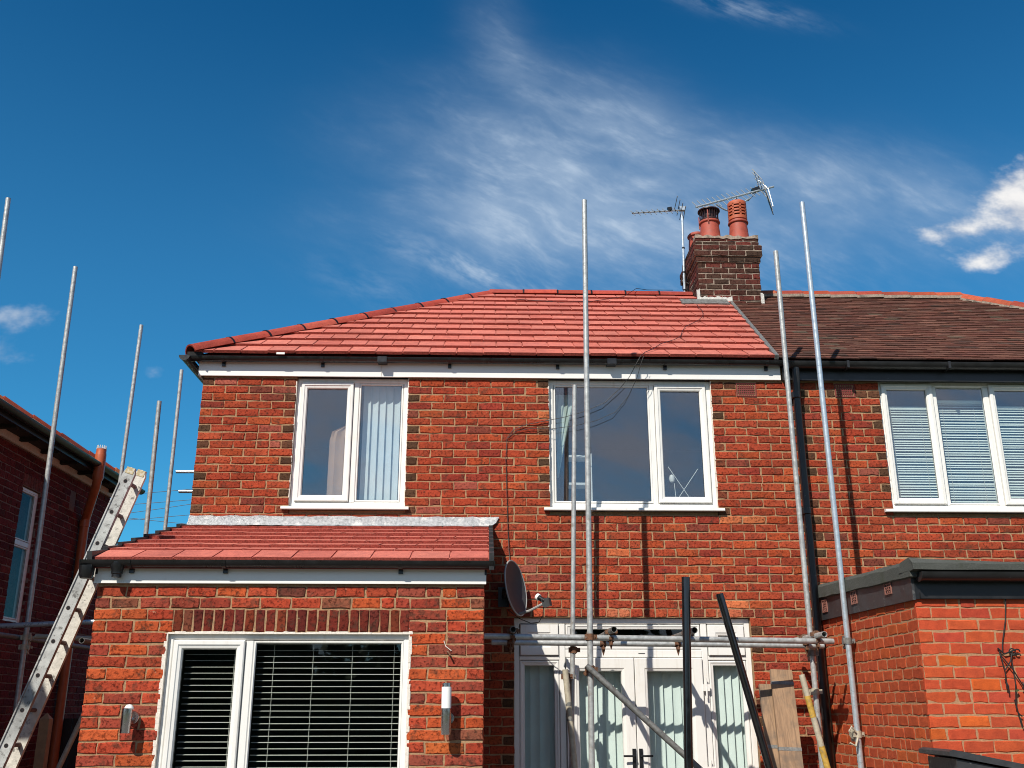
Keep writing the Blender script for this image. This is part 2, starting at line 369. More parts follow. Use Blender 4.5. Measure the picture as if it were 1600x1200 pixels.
def lay(x0, x1, z0, z1, openings, L, H, pal, endpal, seed, phase=0, jn=.0125, skip_rows=(), vary=1.0):
    """stretcher bond, half bricks at jambs in every other course; rows counted down from z1"""
    r = random.Random(seed); out = []; row = 0; z = z1
    while z-H > z0-H*.5:
        zb, zc = z-H, z-H/2
        segs = [(x0, x1)]
        for (a, b, c, d) in openings:
            if zc > c and zc < d:
                ns = []
                for s0, s1 in segs:
                    if b <= s0 or a >= s1: ns.append((s0, s1)); continue
                    if a > s0+.02: ns.append((s0, a))
                    if b < s1-.02: ns.append((b, s1))
                segs = ns
        if row not in skip_rows:
            for s0, s1 in segs:
                half = (row+phase) % 2 == 0; S = s1-s0+jn; n = max(1, round(S/L)); u = S/n
                if S < L*.8: cuts = [S]
                elif half and n > 1: cuts = [u/2]+[u]*(n-1)+[u/2]
                elif half: cuts = [u/2, u/2]
                else: cuts = [u]*n
                i = 1
                while i < len(cuts)-1:                       # the odd pair of half bricks
                    if r.random() < .035 and cuts[i] > u*.9: cuts[i:i+1] = [u*.5, u*.5]; i += 1
                    i += 1
                x = s0; dz = r.uniform(-.0016, .0016); drift = 0.0
                for i, ln in enumerate(cuts):
                    if 0 <= i < len(cuts)-1: nd = r.uniform(-.007, .007)
                    else: nd = 0.0
                    a_ = x+drift; e = x+ln+nd; blen = e-a_-jn*r.uniform(.85, 1.15)
                    dk = endpal and ln < u*.62 and i in (0, len(cuts)-1) and r.random() < .8
                    out.append((a_+blen/2, zc+dz+r.uniform(-.0012, .0012), blen, H-jn*r.uniform(.85, 1.1), pick(endpal if dk else pal, r, vary)))
                    x += ln; drift = nd
        row += 1; z -= H
    return out
def place_bricks(bricks, F, parent, limit=300, hidden=None, mt='brick'):
    """the bricks that show largest become objects, the rest one stuff part"""
    sc = []
    for i, (x, z, L, H, c) in enumerate(bricks):
        w = F @ Vector((x, 0, z)); d = w-CAM; zc = d.dot(fw)
        u = 800+1560*d.dot(rt)/zc; v = 600-1560*d.dot(upv)/zc
        vis = -10 < u < 1610 and -10 < v < 1205 and not (hidden and hidden(w))
        sc.append((-(L*H/zc**2) if vis else 1, i))
    order = sorted(sc); r = random.Random(len(bricks)); rest = MB()
    for rank, (s_, i) in enumerate(order):
        x, z, L, H, c = bricks[i]
        M = F @ Matrix.Translation((x, r.uniform(-.0025, .0015), z)) @ Matrix.Rotation(r.uniform(-.006, .006), 4, 'Y')
        if rank < limit and s_ <= 0:
            o = link('brick', brick_mesh(L, H, r.randrange(9), mt+'_obj'), parent, M); o.color = (*c, 1)
        else:
            V_, Fc = brick_shape(L, H, r.randrange(9999)); rest.add([M @ Vector(p) for p in V_], Fc, c)
    if rest.v:
        me = rest.mesh('brick_courses', mt+'_attr', fix=False); o = link('brick_courses', me, parent); o['kind'] = 'stuff'
def slab(mb, x0, x1, z0, z1, y0, y1, openings):
    """wall core with rectangular openings cut, as a lattice of boxes sharing no overlapping faces"""
    xs = sorted({x0, x1, *[min(max(o[k], x0), x1) for o in openings for k in (0, 1)]}); zs = sorted({z0, z1, *[min(max(o[k], z0), z1) for o in openings for k in (2, 3)]})
    ix = {}; V_ = []; F = []
    def vid(x, y, z):
        k = (round(x, 5), round(y, 5), round(z, 5))
        if k not in ix: ix[k] = len(V_); V_.append((x, y, z))
        return ix[k]
    solid = lambda i, j: 0 <= i < len(xs)-1 and 0 <= j < len(zs)-1 and not any(o[0] < (xs[i]+xs[i+1])/2 < o[1] and o[2] < (zs[j]+zs[j+1])/2 < o[3] for o in openings)
    for i in range(len(xs)-1):
        for j in range(len(zs)-1):
            if not solid(i, j): continue
            a, b, c, d = xs[i], xs[i+1], zs[j], zs[j+1]
            F.append([vid(a,y0,c), vid(b,y0,c), vid(b,y0,d), vid(a,y0,d)]); F.append([vid(a,y1,c), vid(a,y1,d), vid(b,y1,d), vid(b,y1,c)])
            if not solid(i-1, j): F.append([vid(a,y0,c), vid(a,y0,d), vid(a,y1,d), vid(a,y1,c)])
            if not solid(i+1, j): F.append([vid(b,y0,c), vid(b,y1,c), vid(b,y1,d), vid(b,y0,d)])
            if not solid(i, j-1): F.append([vid(a,y0,c), vid(a,y1,c), vid(b,y1,c), vid(b,y0,c)])
            if not solid(i, j+1): F.append([vid(a,y0,d), vid(b,y0,d), vid(b,y1,d), vid(a,y1,d)])
    mb.add(V_, F)
PAL_MAIN = [(6, (.345, .061, .028)), (5, (.31, .052, .026)), (2, (.385, .074, .028)), (1.2, (.27, .044, .028)), (.35, (.20, .05, .033)), (.16, (.54, .15, .06)), (.3, (.31, .08, .055))]
PAL_DARK = [(3, (.085, .045, .026)), (2, (.12, .052, .03)), (1, (.20, .055, .03))]
PAL_EXT = [(5, (.39, .062, .030)), (3, (.31, .056, .034)), (3, (.45, .084, .028)), (1.2, (.25, .058, .038)), (.5, (.52, .12, .034)), (.7, (.28, .09, .052)), (.15, (.15, .05, .035))]
PAL_NE = [(5, (.45, .073, .032)), (3, (.48, .084, .031)), (1, (.52, .102, .024)), (1, (.40, .060, .034))]
PAL_CH = [(3, (.080, .034, .026)), (2, (.115, .034, .027)), (2, (.060, .035, .026)), (.7, (.15, .038, .03))]
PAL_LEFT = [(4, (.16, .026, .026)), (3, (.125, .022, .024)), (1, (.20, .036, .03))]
PAL_SOLD = [(3, (.155, .026, .017)), (2, (.12, .022, .017)), (1.2, (.18, .036, .018)), (.2, (.2, .06, .035))]

# ------------------------------------------------------------------ windows
def bar(mb, x0, x1, z0, z1, y0, y1, b=.006):              # bar with chamfered front edges
    w, h = x1-x0, z1-z0
    if w < h: P = [(x0,y1),(x0,y0+b),(x0+b,y0),(x1-b,y0),(x1,y0+b),(x1,y1)]; V_ = [(x,y,z) for z in (z0, z1) for x, y in P]
    else: P = [(z0,y1),(z0,y0+b),(z0+b,y0),(z1-b,y0),(z1,y0+b),(z1,y1)]; V_ = [(x,y,z) for x in (x0, x1) for z, y in P]
    n = 6; mb.add(V_, [(k, (k+1) % n, n+(k+1) % n, n+k) for k in range(n)]+[list(range(n)), list(range(n, 2*n))])
def window(parent, M, x0, x1, z0, z1, y, panes, mull=(), sill=None, label=None, fw_=.05, gl='glass', name='window', mt='upvc'):
    """panes: (x0,x1,z0,z1,sash?) in wall coordinates; y = face of the fixed frame"""
    mb = MB(M); mb.ring(x0, x1, z0, z1, [(0, y+.07), (0, y+.004), (.004, y), (fw_-.012, y), (fw_, y+.012), (fw_, y+.07)])
    for m in mull: bar(mb, *m, y+.002, y+.068)
    w = mb.build(name, mt, parent)
    if label: w['label'] = label
    for (a, b, c, d, sash) in panes:
        if sash:
            s = MB(M).ring(a, b, c, d, [(0, y+.03), (0, y-.014), (.007, y-.02), (.030, y-.02), (.036, y-.013), (.054, y-.009), (.062, y+.004), (.062, y+.03)]).build('sash', mt, w)
            i = .0615
        else:
            MB(M).ring(a, b, c, d, [(0, y+.03), (0, y+.004), (.010, y+.004), (.016, y+.014), (.016, y+.03)]).build('glazing_bead', mt, w)
            i = .0155
        gy = y+.018
        MB(M).box(a+i, b-i, gy, gy+.006, c+i, d-i).build('pane', gl, w)
        MB(M).ring(a+i-.001, b-i+.001, c+i-.001, d-i+.001, [(0, gy-.002), (.004, gy-.002), (.004, gy+.001), (0, gy+.001)]).build('gasket', 'black_plastic', w)
    if sill:
        sx0, sx1, sz0, sz1, out_ = sill
        V_ = []
        for x in (sx0, sx1): V_ += [(x, y+.06, sz0+.01), (x, -out_, sz0), (x, -out_-.003, sz0+.006), (x, -out_, sz1-.012), (x, y+.005, sz1), (x, y+.06, sz1)]
        MB(M).add(V_, [(k, (k+1) % 6, 6+(k+1) % 6, 6+k) for k in range(6)]+[list(range(6)), list(range(6, 12))]).build('sill', mt, w)
    return w
def room(parent, M, x0, x1, z0, z1, y0, y1, mt='room'):
    mb = MB(M); mb.add([(x0,y0,z0),(x1,y0,z0),(x1,y1,z0),(x0,y1,z0),(x0,y0,z1),(x1,y0,z1),(x1,y1,z1),(x0,y1,z1)],
                     [(0,3,2,1),(4,5,6,7),(1,2,6,5),(2,3,7,6),(3,0,4,7)])
    return mb.build('room_interior', mt, parent)
def drape(x0, x1, z0, z1, y, n, amp, edge0=None, edge1=None, seed=1):
    """pleated cloth between edge curves, rows top to bottom"""
    r = random.Random(seed); rows = 10; V_ = []; F = []; ph = [r.uniform(-.4, .4) for _ in range(n+1)]
    for j in range(rows+1):
        t = j/rows; a = edge0(t) if edge0 else x0; b = edge1(t) if edge1 else x1
        for i in range(n+1):
            s = i/n; V_.append((a+(b-a)*s, y+amp*math.sin(s*n*.9+ph[i]*.6)*(1 if i % 2 else -1)*.7, z1+(z0-z1)*t))
    for j in range(rows):
        for i in range(n): k = j*(n+1)+i; F.append((k, k+1, k+n+2, k+n+1))
    return V_, F
def curtain(name, label, mt, loc, **k):
    V_, F = drape(**k)
    n = len(V_); V2 = V_+[(x, y+.004, z) for x, y, z in V_]; F2 = F+[[i+n for i in f[::-1]] for f in F]
    o = MB().add(V2, F2).build(name, mt, None, True); tag(o, label, 'curtain'); return o
# ================================================================== ground
def struct(name, mb, mt): o = mb.build(name, mt); o['kind'] = 'structure'; return o
struct('ground', MB().add([(-400, -400, -.02), (400, -400, -.02), (400, 400, -.02), (-400, 400, -.02)], [(0, 1, 2, 3)]), 'grass')
struct('patio', MB().box(-9, 9, -6.5, -.0, -.015, .004), 'paving')

# ================================================================== roofs
def clip(poly, a, b, c):                                   # keep a*x+b*s<=c
    out = []
    for i in range(len(poly)):
        p, q = poly[i], poly[(i+1) % len(poly)]
        dp = a*p[0]+b*p[1]-c; dq = a*q[0]+b*q[1]-c
        if dp <= 0: out.append(p)
        if (dp < 0 < dq) or (dq < 0 < dp):
            t = dp/(dp-dq); out.append((p[0]+(q[0]-p[0])*t, p[1]+(q[1]-p[1])*t))
    return out
def prism(poly, ob, k, th, lift=0.0):
    n = len(poly); V_ = [(x, s, ob-k*s+lift) for x, s in poly]+[(x, s, ob-k*s+lift-th) for x, s in poly]
    return V_, [list(range(n)), list(range(n, 2*n))[::-1]]+[(i, n+i, n+(i+1) % n, (i+1) % n) for i in range(n)]
def roof_frame(O, ex, es):
    ex, es = Vector(ex).normalized(), Vector(es).normalized(); n = ex.cross(es)
    return Matrix(((ex.x, es.x, n.x, O[0]), (ex.y, es.y, n.y, O[1]), (ex.z, es.z, n.z, O[2]), (0, 0, 0, 1)))
def halfplane(p, q):                                       # keep points to the right of p->q
    dx, ds = q[0]-p[0], q[1]-p[1]; return (-ds, dx, -ds*p[0]+dx*p[1])
def tiles(parent, F, x0, x1, smax, gauge, w, ln, ob, k, th, planes, cols, seed, joined=False, lap=.011, first_cols=None):
    r = random.Random(seed); cache = {}; J = MB(); row = 0; s = 0.0
    while s < smax-.03:
        kk, obb = (first_cols and row == 0) and (-.045, .022) or (k, ob)
        L_ = min(ln, smax-s); off = (w/2 if row % 2 else 0) + (r.uniform(-.01, .01) if joined else 0)
        x = x0-w+off
        while x < x1:
            shapes = []
            g_ = .0022
            for (a, b, lf, t2) in ((g_, w-lap, 0, th), (w-lap, w, -.008, th-.016)) if lap else ((g_, w, 0, th),):
                poly = [(a, 0), (b, 0), (b, L_), (a, L_)]; P = [(px+x, ps+s) for px, ps in poly]; full = True
                for pl in [(-1, 0, -x0), (1, 0, x1)]+list(planes):
                    Q = clip(P, *pl)
                    if len(Q) != 4 or max(abs(u[0]-v[0])+abs(u[1]-v[1]) for u, v in zip(P, Q)) > 1e-6: full = False
                    P = Q
                    if len(P) < 3: break
                if len(P) >= 3: shapes.append(([(px-x, ps-s) for px, ps in P], lf, t2, full))
            if shapes and not (len(shapes) == 1 and max(p[0] for p in shapes[0][0])-min(p[0] for p in shapes[0][0]) < .03):
                c = cols[0 if not first_cols or row else 0]; c = pick(cols if not (first_cols and row == 0) else first_cols, r, 1.0 if joined else .5)
                jt = (r.uniform(-.0015, .0015), r.uniform(-.003, .003), r.uniform(-.002, .002))
                if joined:
                    tw = r.uniform(-.02, .02)
                    for poly, lf, t2, full in shapes:
                        V_, Fc = prism(poly, ob+jt[2]*1.5, k, t2, lf); J.add([F @ Vector((px+x, ps+s+jt[1]*1.6, pn_+tw*px*.3)) for px, ps, pn_ in V_], Fc, c)
                else:
                    key = (round(L_, 3), kk) if all(q[3] for q in shapes) and len(shapes) == (2 if lap else 1) else None
                    if key is None or key not in cache:
                        mb = MB()
                        mb.second = 'tile_butt'
                        for poly, lf, t2, full in shapes:
                            b0 = len(mb.f); mb.add(*prism(poly, obb, kk, t2, lf))
                            for i in range(len(poly)):
                                if abs(poly[i][1]) < 1e-5 and abs(poly[(i+1) % len(poly)][1]) < 1e-5: mb.sec.add(b0+2+i)
                        me = mb.mesh('roof_tile', 'tile_obj', fix=True)
                        if key: cache[key] = me
                    else: me = cache[key]
                    o = link('roof_tile', me, parent, F @ Matrix.Translation((x+jt[0], s+jt[1], jt[2])) @ Matrix.Rotation(r.uniform(-.006, .006), 4, 'Y') @ Matrix.Rotation(r.uniform(-.004, .004), 4, 'Z')); o.color = (*c, 1)
            x += w
        row += 1; s += gauge
    if joined and J.v:
        o = link('roof_tiles', J.mesh('roof_tiles', 'tile_attr', fix=True), parent); o['kind'] = 'stuff'
def ridge_shape(L_, rad, th, drop, n=9, spread=78):
    V_ = []; F = []
    for x in (0, L_):
        for rr in (rad, rad-th):
            for i in range(n):
                a = R(-spread+2*spread*i/(n-1)); V_.append((x, rr*math.sin(a), rr*math.cos(a)-drop))
    for i in range(n-1):
        F += [(i, i+1, 2*n+i+1, 2*n+i), (n+i, 3*n+i, 3*n+i+1, n+i+1), (i, n+i, n+i+1, i+1), (2*n+i, 2*n+i+1, 3*n+i+1, 3*n+i)]
    F += [(0, 2*n, 3*n, n), (n-1, 2*n-1, 4*n-1, 3*n-1)]
    return V_, F
def align(p, d, up_=(0, 0, 1)):
    x = Vector(d).normalized(); y = Vector(up_).cross(x).normalized(); z = x.cross(y)
    return Matrix(((x.x, y.x, z.x, p[0]), (x.y, y.y, z.y, p[1]), (x.z, y.z, z.z, p[2]), (0, 0, 0, 1)))
def ridge_run(parent, A, B, L_, rad, drop, cols, seed, clip_=True, mortar=None, tilt=0.0, name='ridge_tile', th=.016):
    A, B = Vector(A), Vector(B); d = (B-A).normalized(); n = max(1, round((B-A).length/L_)); L_ = (B-A).length/n; r = random.Random(seed)
    me = MB().add(*ridge_shape(L_-.006, rad, th, drop)).mesh(name, 'tile_obj', True)
    cl = MB().add(*ridge_shape(.022, rad+.005, .010, drop)).mesh('ridge_clip', 'black_plastic', True)
    for i in range(n):
        M = align(A+d*L_*i, d) @ Matrix.Rotation(r.uniform(-.008, .008)-tilt, 4, 'Y') @ Matrix.Translation((0, r.uniform(-.004, .004), r.uniform(-.003, .003)))
        o = link(name, me, parent, M); o.color = (*pick(cols, r), 1)
        if clip_ and i: link('ridge_clip', cl, parent, align(A+d*(L_*i-.012), d))
        if mortar: link('ridge_bedding', mortar, parent, M)
TILE_NEW = [(4, (.54, .170, .132)), (3, (.55, .180, .138)), (2, (.52, .158, .120))]
TILE_HIP = [(3, (.37, .068, .048)), (2, (.40, .080, .055)), (1, (.32, .058, .044))]
TILE_OLD = [(5, (.135, .062, .046)), (4, (.115, .054, .041)), (2, (.16, .072, .052)), (.7, (.18, .09, .066)), (.6, (.085, .048, .038)), (.4, (.13, .095, .07))]
TILE_RED_OLD = [(3, (.40, .085, .045)), (2, (.36, .075, .05)), (1, (.44, .13, .07))]
YE, ZE, YR, ZR = -.105, 4.903, 2.79, 6.80
TH = math.atan2(ZR-ZE, YR-YE); SMAX = math.hypot(ZR-ZE, YR-YE)
PX = 3.09                                                  # party wall
def hip_slab(x0, x1, a, b, name, parent, tint, mt='tile_attr'):   # x0..x1 eaves, ridge a..b
    z0 = ZE-.02; z1 = ZR-.02; yb = 2*YR-YE
    V_ = [(x0,YE,z0),(x1,YE,z0),(x1,yb,z0),(x0,yb,z0),(a,YR,z1),(b,YR,z1)]
    mb = MB(); mb.add(V_, [(0,1,5,4),(1,2,5),(2,3,4,5),(3,0,4),(0,3,2,1)], tint)
    return mb.build(name, mt, parent)

# ================================================================== our house
house = thing('brick_house', 'red brick house with new salmon-red hipped roof and white fascia, in the middle', 'house', (0, 2.5, 0), 'pair of joined brick houses')
WT = 4.86
LW = (-1.885, -.782, 3.352, 5); RW = (.60, 2.218, 3.352, 5); DR = (.256, 2.443, 0, 2.400); AB = (2.465, 2.672, 4.540, 4.69)
ops = [LW, RW, DR]
wall = MB()
slab(wall, -2.80, PX, 0, WT, .0068, .25, ops)
wall.box(-2.795, -2.55, .2505, 5.06, 0, WT); wall.box(-2.549, PX, 4.82, 5.06, 0, WT)
wall = wall.build('wall', 'mortar', house)
H1, L1 = .0793, .2226
bricks = lay(-2.80, PX-.0, 0, 4.70, ops+[AB], L1, H1, PAL_MAIN, PAL_DARK, 11, skip_rows=())
# header course over the patio doors replaces that row between the door jambs
zrow = 4.70-H1*28.5
bricks = [b for b in bricks if not (abs(b[1]-zrow) < .02 and .20 < b[0] < 2.50)]
x = .19; rr = random.Random(5)
while x < 2.50:
    w_ = rr.uniform(.098, .108); bricks.append((x+w_/2, zrow, w_, H1-.010, pick([(3, (.36, .06, .03)), (2, (.44, .09, .04)), (1, (.25, .05, .03)), (.5, (.5, .14, .07))], rr))); x += w_+.012
place_bricks(bricks, frame((0, 0, 0), '-y'), wall, 300, hidden=lambda w: (w.x < .02 and w.z < 3.30) or w.z < 1.1)
# outer skin of the gable side
MB().box(-2.802, -2.796, .26, 5.06, 0, 4.80).build('side_brickwork', 'brick_pattern', house)
def air_brick(parent, M, x0, x1, z0, z1, nx, nz, mt, y=0.0, name='air_brick'):
    mb = MB(M)
    mb.ring(x0, x1, z0, z1, [(0, y+.02), (0, y-.003), (.010, y-.003), (.010, y+.02)])
    w_, h_ = (x1-x0-.028)/nx, (z1-z0-.028)/nz
    for i in range(1, nx): mb.box(x0+.014+i*w_-.003, x0+.014+i*w_+.003, y-.001, y+.010, z0+.014, z1-.014)
    for j in range(1, nz):
        for i in range(nx):
            a = x0+.014+i*w_+.0031; mb.box(a, a+w_-.0062, y-.001, y+.010, z0+.014+j*h_-.003, z0+.014+j*h_+.003)
    o = mb.build(name, mt, parent); MB(M).box(x0+.006, x1-.006, y+.0105, y+.05, z0+.006, z1-.006).build('vent_opening_shade', 'dark', parent); return o  # black block behind the grille stands for the shade in the opening
air_brick(house, None, 2.468, 2.668, 4.545, 4.685, 9, 6, 'vent_red')
# windows
def upstairs(parent, M, x0, x1, panes, mull, sill, label):
    return window(parent, M, x0, x1, 3.425, 4.712, .045, panes, mull, sill, label)
wl = upstairs(house, None, -1.88, -.786, [(-1.838, -1.325, 3.478, 4.668, True), (-1.265, -.838, 3.480, 4.662, False)], [(-1.322, -1.268, 3.47, 4.667)],
         (-1.945, -.742, 3.388, 3.428, .045), 'white two-pane window above the extension roof')
wr = upstairs(house, None, .602, 2.216, [(.655, 1.600, 3.480, 4.662, False), (1.655, 2.166, 3.478, 4.668, True)], [(1.602, 1.652, 3.47, 4.667)],
         (.543, 2.266, 3.388, 3.428, .045), 'white two-pane window behind the tall scaffold tubes')
for (a, b) in ((-1.885, -.782), (.60, 2.218)):
    mb = MB(); mb.box(a-.0, b+.0, .03, .2, 3.353, 3.387); mb.build('sill_bedding', 'mortar', house)
    r2 = random.Random(int(a*100))
    for x in (a, b):
        z = 3.43; sil = MB()
        while z < 4.66:
            h_ = r2.uniform(.03, .09); w_ = r2.uniform(.005, .009); sil.box(x-w_, x+w_*.6, .0435-r2.uniform(.03, .042), .0445, z, z+h_); z += h_
        sil.build('sealant', 'silicone', house)
room(house, None, -2.4, -.3, 3.2, 4.8, .26, 3.2); room(house, None, .2, 3.0, 3.2, 4.8, .26, 3.2)
# roof
roof = hip_slab(-2.90, PX, .012, PX, 'roof', house, (.30, .06, .05))
F = roof_frame((0, YE, ZE), (1, 0, 0), (0, math.cos(TH), math.sin(TH)))
hipL = halfplane((-2.90+.02, 0), (.012+.02, SMAX)); partyL = (1, -.27/SMAX, 2.86)
tiles(roof, F, -2.95, 3.2, SMAX-.02, .285, .264, .335, .046, .085, .030, [hipL, partyL], TILE_NEW, 3)
ridge_run(roof, (-2.93, YE-.025, ZE+.055), (.012, YR, ZR+.03), .45, .102, .066, TILE_HIP, 4)
ridge_run(roof, (.012, YR, ZR+.035), (2.70, YR, ZR+.035), .44, .102, .066, TILE_HIP, 5)
MB().box(-2.945, -2.80, -.118, .05, 4.885, 4.925).build('hip_end_filler', 'dark', roof)
# black valley strip where the new tiles meet the old ones
mb = MB(); mb.add([F @ Vector(p) for p in ((2.845, -.01, .0), (2.885, -.01, .0), (3.15, SMAX-.1, .0), (3.11, SMAX-.1, .0), (2.845, -.01, .046), (2.885, -.01, .046), (3.15, SMAX-.1, .046), (3.11, SMAX-.1, .046))],
      [(0,3,2,1),(4,5,6,7),(0,1,5,4),(1,2,6,5),(2,3,7,6),(3,0,4,7)]); mb.build('bonding_gutter', 'galv_dark', roof)
# roofline
def gutter(parent, x0, x1, yc, zc, r_, mt='black_plastic', M=None, ends=True, name='gutter'):
    n = 10; V_ = []; F_ = []
    for x in (x0, x1):
        for q in (r_, r_-.004):
            for i in range(n):
                a = math.pi+math.pi*i/(n-1); V_.append((x, yc+q*math.cos(a), zc+q*math.sin(a)))
    for i in range(n-1): F_ += [(i, i+1, 2*n+i+1, 2*n+i), (n+i, 3*n+i, 3*n+i+1, n+i+1), (i, n+i, n+i+1, i+1), (2*n+i, 2*n+i+1, 3*n+i+1, 3*n+i)]
    F_ += [(0, 2*n, 3*n, n), (n-1, 2*n-1, 4*n-1, 3*n-1)]
    mb = MB(M).add(V_, F_)
    if ends:
        for x, s in ((x0, -1), (x1, 1)): mb.add([(x+s*.002, yc+(r_+.004)*math.cos(math.pi+math.pi*i/(n-1)), zc+(r_+.004)*math.sin(math.pi+math.pi*i/(n-1))) for i in range(n)]+
             [(x+s*.012, yc+(r_+.004)*math.cos(math.pi+math.pi*i/(n-1)), zc+(r_+.004)*math.sin(math.pi+math.pi*i/(n-1))) for i in range(n)],
             [list(range(n)), list(range(n, 2*n))]+[(i, i+1, n+i+1, n+i) for i in range(n-1)]+[(0, n, 2*n-1, n-1)])
    return mb.build(name, mt, parent, True)
def bracket(parent, x, yc, zc, r_, yf, mt='black_plastic', M=None):
    mb = MB(M); n = 8
    P = [(yc+(r_+.006)*math.cos(math.pi*1.0+math.pi*i/(n-1)), zc+(r_+.006)*math.sin(math.pi+math.pi*i/(n-1))) for i in range(n)]
    Q = [(yc+(r_+.001)*math.cos(math.pi*1.0+math.pi*i/(n-1)), zc+(r_+.001)*math.sin(math.pi+math.pi*i/(n-1))) for i in range(n)]
    V_ = [(xx, y, z) for xx in (x-.014, x+.014) for y, z in P+Q]
    mb.add(V_, [(i, i+1, 2*n+i+1, 2*n+i) for i in range(n-1)]+[(n+i, 3*n+i, 3*n+i+1, n+i+1) for i in range(n-1)]+[(i, n+i, n+i+1, i+1) for i in range(n-1)]+[(2*n+i, 2*n+i+1, 3*n+i+1, 3*n+i) for i in range(n-1)])
    mb.box(x-.016, x+.016, yf-.022, yf-.001, zc-r_-.035, zc-.012)
    return mb.build('gutter_bracket', mt, parent)
fas = MB().box(-2.845, 2.915, -.030, -.012, 4.710, 4.880); fas.box(-2.844, 2.914, -.0115, .004, 4.718, 4.728); fas.box(-2.845, -2.827, -.0115, 5.0, 4.710, 4.880)
fas.box(-2.845, 2.915, -.0325, -.0305, 4.710, 4.723)
fas = fas.build('fascia', 'white_board', house)
MB().box(-1.056, -1.052, -.0345, -.0306, 4.711, 4.868).build('fascia_joint', 'silicone', fas)
gut = gutter(house, -2.96, 2.98, -.080, 4.884, .046)
for x in (-2.60, -1.63, -.38, .69, 1.76, 2.77): bracket(gut, x, -.080, 4.884, .046, -.030)
for x in (-1.04, 1.22):
    MB().box(x-.045, x+.045, -.138, -.034, 4.832, 4.886).build('gutter_union', 'black_plastic', gut)
MB().box(-2.07, -1.99, -.155, -.145, 4.894, 4.914).build('batten_end', 'upvc', gut)
gutter(house, -5.0, .16, -2.955, 4.872, .050, M=Matrix.Rotation(R(-90), 4, 'Z'), name='side_gutter')
# ------------------------------------------------------------------ patio doors
door = MB(); Y = .05
door.ring(.258, 2.441, .03, 2.395, [(0, Y+.07), (0, Y+.004), (.004, Y), (.044, Y), (.05, Y+.01), (.05, Y+.07)])
for (a, b) in ((.672, .728), (1.985, 2.041)): bar(door, a, b, .08, 2.344, Y+.002, Y+.068)
bar(door, .729, 1.984, 2.045, 2.115, Y+.002, Y+.068); bar(door, .309, .671, 2.020, 2.056, Y+.002, Y+.068); bar(door, 2.042, 2.390, 2.020, 2.056, Y+.002, Y+.068)
bar(door, .729, 1.984, 2.118, 2.168, Y+.006, Y+.06)
door = door.build('patio_door', 'upvc', house); door['label'] = 'white patio doors with side lights and vertical blinds behind'
def leaf(a, b, c, d, w_, out_, nm, gl='glass_clear'):
    MB().ring(a, b, c, d, [(0, Y+.04), (0, Y-out_), (.006, Y-out_-.006), (w_-.03, Y-out_-.006), (w_-.022, Y-out_), (w_-.006, Y-out_+.004), (w_, Y-out_+.018), (w_, Y+.04)]).build(nm, 'upvc', door)
    MB().box(a+w_-.001, b-w_+.001, Y+.02, Y+.026, c+w_-.001, d-w_+.001).build('pane', gl, door)
leaf(.314, .666, 2.062, 2.338, .10, .012, 'top_light'); leaf(2.048, 2.384, 2.062, 2.338, .10, .012, 'top_light')
leaf(.735, 1.978, 2.172, 2.340, .045, -.012, 'top_light')
leaf(.312, .668, .09, 2.016, .045, -.012, 'side_light'); leaf(2.045, 2.387, .09, 2.016, .045, -.012, 'side_light')
leaf(.733, 1.352, .09, 2.040, .118, .016, 'door_leaf'); leaf(1.358, 1.980, .09, 2.040, .118, .016, 'door_leaf')
for x in (1.325, 1.385):
    MB().box(x-.016, x+.016, Y-.035, Y-.0225, 1.02, 1.26).tube([(x, Y-.03, 1.20), (x, Y-.075, 1.20), (x+(.1 if x > 1.355 else -.1), Y-.08, 1.20)], .009, 8).build('handle', 'black_plastic', door)
for z in (1.80, 1.1): MB().box(1.975, 2.035, Y-.034, Y-.0225, z-.05, z+.01).tube([(2.005, Y-.03, z-.11), (2.005, Y-.03, z+.06)], .008, 8).build('hinge', 'upvc', door)
MB().box(1.40, 1.46, Y-.001, Y+.004, 2.078, 2.083).build('drain_slot', 'dark', door)
room(house, None, .0, 2.9, .0, 2.55, .26, 3.0, 'room')
def vertical_blind(label, x0, x1, z0, z1, y, n, mt, ang, seed):
    t = thing('vertical_blind', label, 'blind', ((x0+x1)/2, y, z0)); r = random.Random(seed)
    MB().box(x0, x1, y-.02, y+.02, z1, z1+.03).build('headrail', 'blind_white', t)
    w_ = (x1-x0)/n
    for i in range(n):
        a = R(ang+r.uniform(-6, 6)); c = x0+w_*(i+.5); hw = w_*.56
        ax = Vector((math.cos(a), math.sin(a), 0)); ny = Vector((-math.sin(a), math.cos(a), 0)); V_ = []
        for z in (z0, z1):
            for k in range(5): s = -1+k*.5; V_.append(Vector((c, y, z))+ax*hw*s+ny*(.010*(1-s*s)))
            for k in range(5): s = 1-k*.5; V_.append(Vector((c, y, z))+ax*hw*s+ny*(.010*(1-s*s)+.0015))
        MB().add(V_, [(i_, (i_+1) % 10, 10+(i_+1) % 10, 10+i_) for i_ in range(10)]+[list(range(10)), list(range(10, 20))]).build('slat', mt, t, True)
vertical_blind('pale green vertical blind behind the left door leaf', .78, 1.33, .12, 1.98, .16, 7, 'blind_pale', -18, 1)
vertical_blind('pale green vertical blind behind the right door leaf', 1.38, 1.95, .12, 1.98, .16, 7, 'blind_pale', -12, 2)
vertical_blind('pale green vertical blind in the right side light of the doors', 2.05, 2.40, .12, 1.98, .16, 5, 'blind_pale', -25, 3)
vertical_blind('pale green vertical blind in the shaded left side light of the doors', .32, .665, .12, 1.98, .16, 4, 'blind_pale', -14, 4)
vertical_blind('pale vertical blind in the right pane of the upstairs left window', -1.235, -.80, 3.42, 4.68, .155, 6, 'curtain_net', -20, 5)

